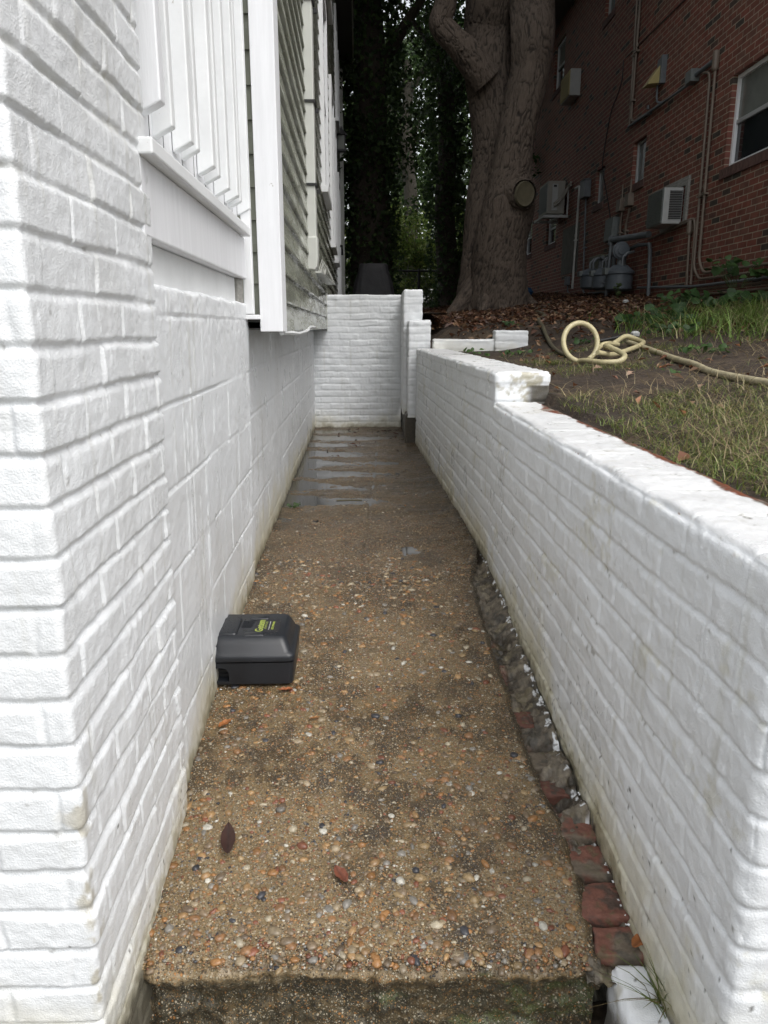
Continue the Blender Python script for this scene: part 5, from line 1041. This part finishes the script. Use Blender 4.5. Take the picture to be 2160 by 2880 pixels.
bgtree(.98, 26, .24, 8, 'pale barked tree standing in the light between the ivy trunks', rc(rg, 40, (-.8, 3), (25, 28), (5.4, 10.5), .7), 130, .18, 83, pale=True, lean=-.12)
bgtree(-2.6, 24, .3, 8, 'dark tree half hidden behind the left house corner', rc(rg, 30, (-4.5, .0), (22.5, 25.5), (3.6, 10.5), .7), 120, .18, 84)
bgtree(4.6, 27, .3, 8, 'dark tree behind the end of the brick building', rc(rg, 40, (2.4, 7), (25.5, 29), (2.5, 10.5), .8), 120, .2, 85)
bgtree(.6, 34, .3, 9, 'tall sunlit tree farthest back between the trunks', rc(rg, 110, (-4, 6), (32, 36), (3.6, 14), .95), 150, .24, 86, pal=[[.05, .09, .022], [.07, .12, .03], [.04, .07, .02]])
bgtree(-3.5, 38, .3, 9, 'broad light green tree at the far left of the wood', rc(rg, 80, (-8, 0), (36, 41), (3, 14), 1.1), 130, .28, 87, pal=[[.07, .11, .03], [.09, .14, .04]])
bgtree(5.5, 40, .3, 9, 'broad light green tree at the far right of the wood', rc(rg, 80, (1, 9), (37, 42), (3, 14), 1.1), 130, .28, 88, pal=[[.07, .11, .03], [.09, .14, .04]])
def shrub(x, y, lb, clumps, npc, size, seed, pal):
    t = empty('shrub', (x, y, 1.4), lb, 'shrub', 'shrubs beyond the fence'); mb = MB()
    for k in range(6): a = k * 1.05 + seed; mb.tube([(0, 0, 0), (.3 * math.cos(a), .3 * math.sin(a), .7), (.7 * math.cos(a), .6 * math.sin(a), 1.6)], [.03, .022, .01], 6)
    mb.build('stem', M['woodframe'], t); crown('foliage', t, [(cx - x, cy - y, cz - 1.4, s) for cx, cy, cz, s in clumps], npc, size, seed, pal)
shrub(-.9, 23.3, 'light green shrub showing beside the covered grill, left of it', rc(rg, 14, (-1.9, -.2), (23, 24.4), (1.5, 3.0), .45), 260, .12, 91, LG)
shrub(.5, 24, 'yellow green shrub behind the fence left of the pale trunk', rc(rg, 20, (-.3, 1.0), (23.2, 25), (1.5, 4.3), .5), 260, .13, 92, LG)
shrub(1.6, 24.5, 'yellow green shrub behind the fence right of the pale trunk', rc(rg, 20, (.9, 2.6), (23.4, 25), (1.5, 3.6), .5), 260, .13, 93, LG)
shrub(3.2, 25, 'green shrub behind the fence nearest the brick building', rc(rg, 16, (2.4, 4.2), (23.6, 26), (1.5, 3.4), .5), 240, .14, 94, LG)
shrub(0, 30, 'wide bright shrub bank far behind the fence', rc(rg, 60, (-5, 6), (29, 31.5), (1.8, 5.2), .8), 200, .18, 95, LG)
# fence
fn = empty('chain_link_fence', (0, 0, 0), 'dark chain link fence with a top rail below the trees', 'fence')
mb = MB(); mb.tube([(-5, 22.2, 2.66), (7, 22.2, 2.62)], .03, 8); mb.build('top_rail', M['black'], fn)
for x in (-2.6, -.5, 1.0, 3.3, 5.5): MB().tube([(x, 22.2, 1.3), (x, 22.2, 2.7)], .035, 8).build('post', M['black'], fn)
mb = MB(); x = -5
while x < 7:
    mb.tube([(x, 22.22, 1.45), (x + 1.15, 22.22, 2.62)], .0035, 3, False); mb.tube([(x + 1.15, 22.23, 1.45), (x, 22.23, 2.62)], .0035, 3, False); x += .09
mb.build('mesh', M['black'], fn)
# covered grill
gr = empty('covered_grill', (-.17, 12.6, 1.27), 'barbecue grill under a black cover behind the end wall', 'grill')
lv = [(0, .36, .26), (.25, .35, .25), (.5, .31, .22), (.68, .25, .19), (.78, .235, .18), (.80, .21, .16)]; V = []; seg = 64
for (z, hx, hy) in lv:
    for k in range(seg):
        a = 2 * math.pi * k / seg; c_, s_ = math.cos(a), math.sin(a); e = .45; fl = 1 + .03 * math.sin(k * 1.7 + z * 4) * (1 - z)
        V.append((hx * abs(c_) ** e * (1 if c_ > 0 else -1) * fl, hy * abs(s_) ** e * (1 if s_ > 0 else -1) * fl, z))
F = [(i * seg + k, i * seg + (k + 1) % seg, (i + 1) * seg + (k + 1) % seg, (i + 1) * seg + k) for i in range(len(lv) - 1) for k in range(seg)] + [tuple((len(lv) - 1) * seg + k for k in range(seg))]
MB().add(V, F).build('cover', M['cover'], gr, smooth=True)
MB().box(-.22, .22, -.15, .15, -.02, .02).build('base', M['black'], gr)
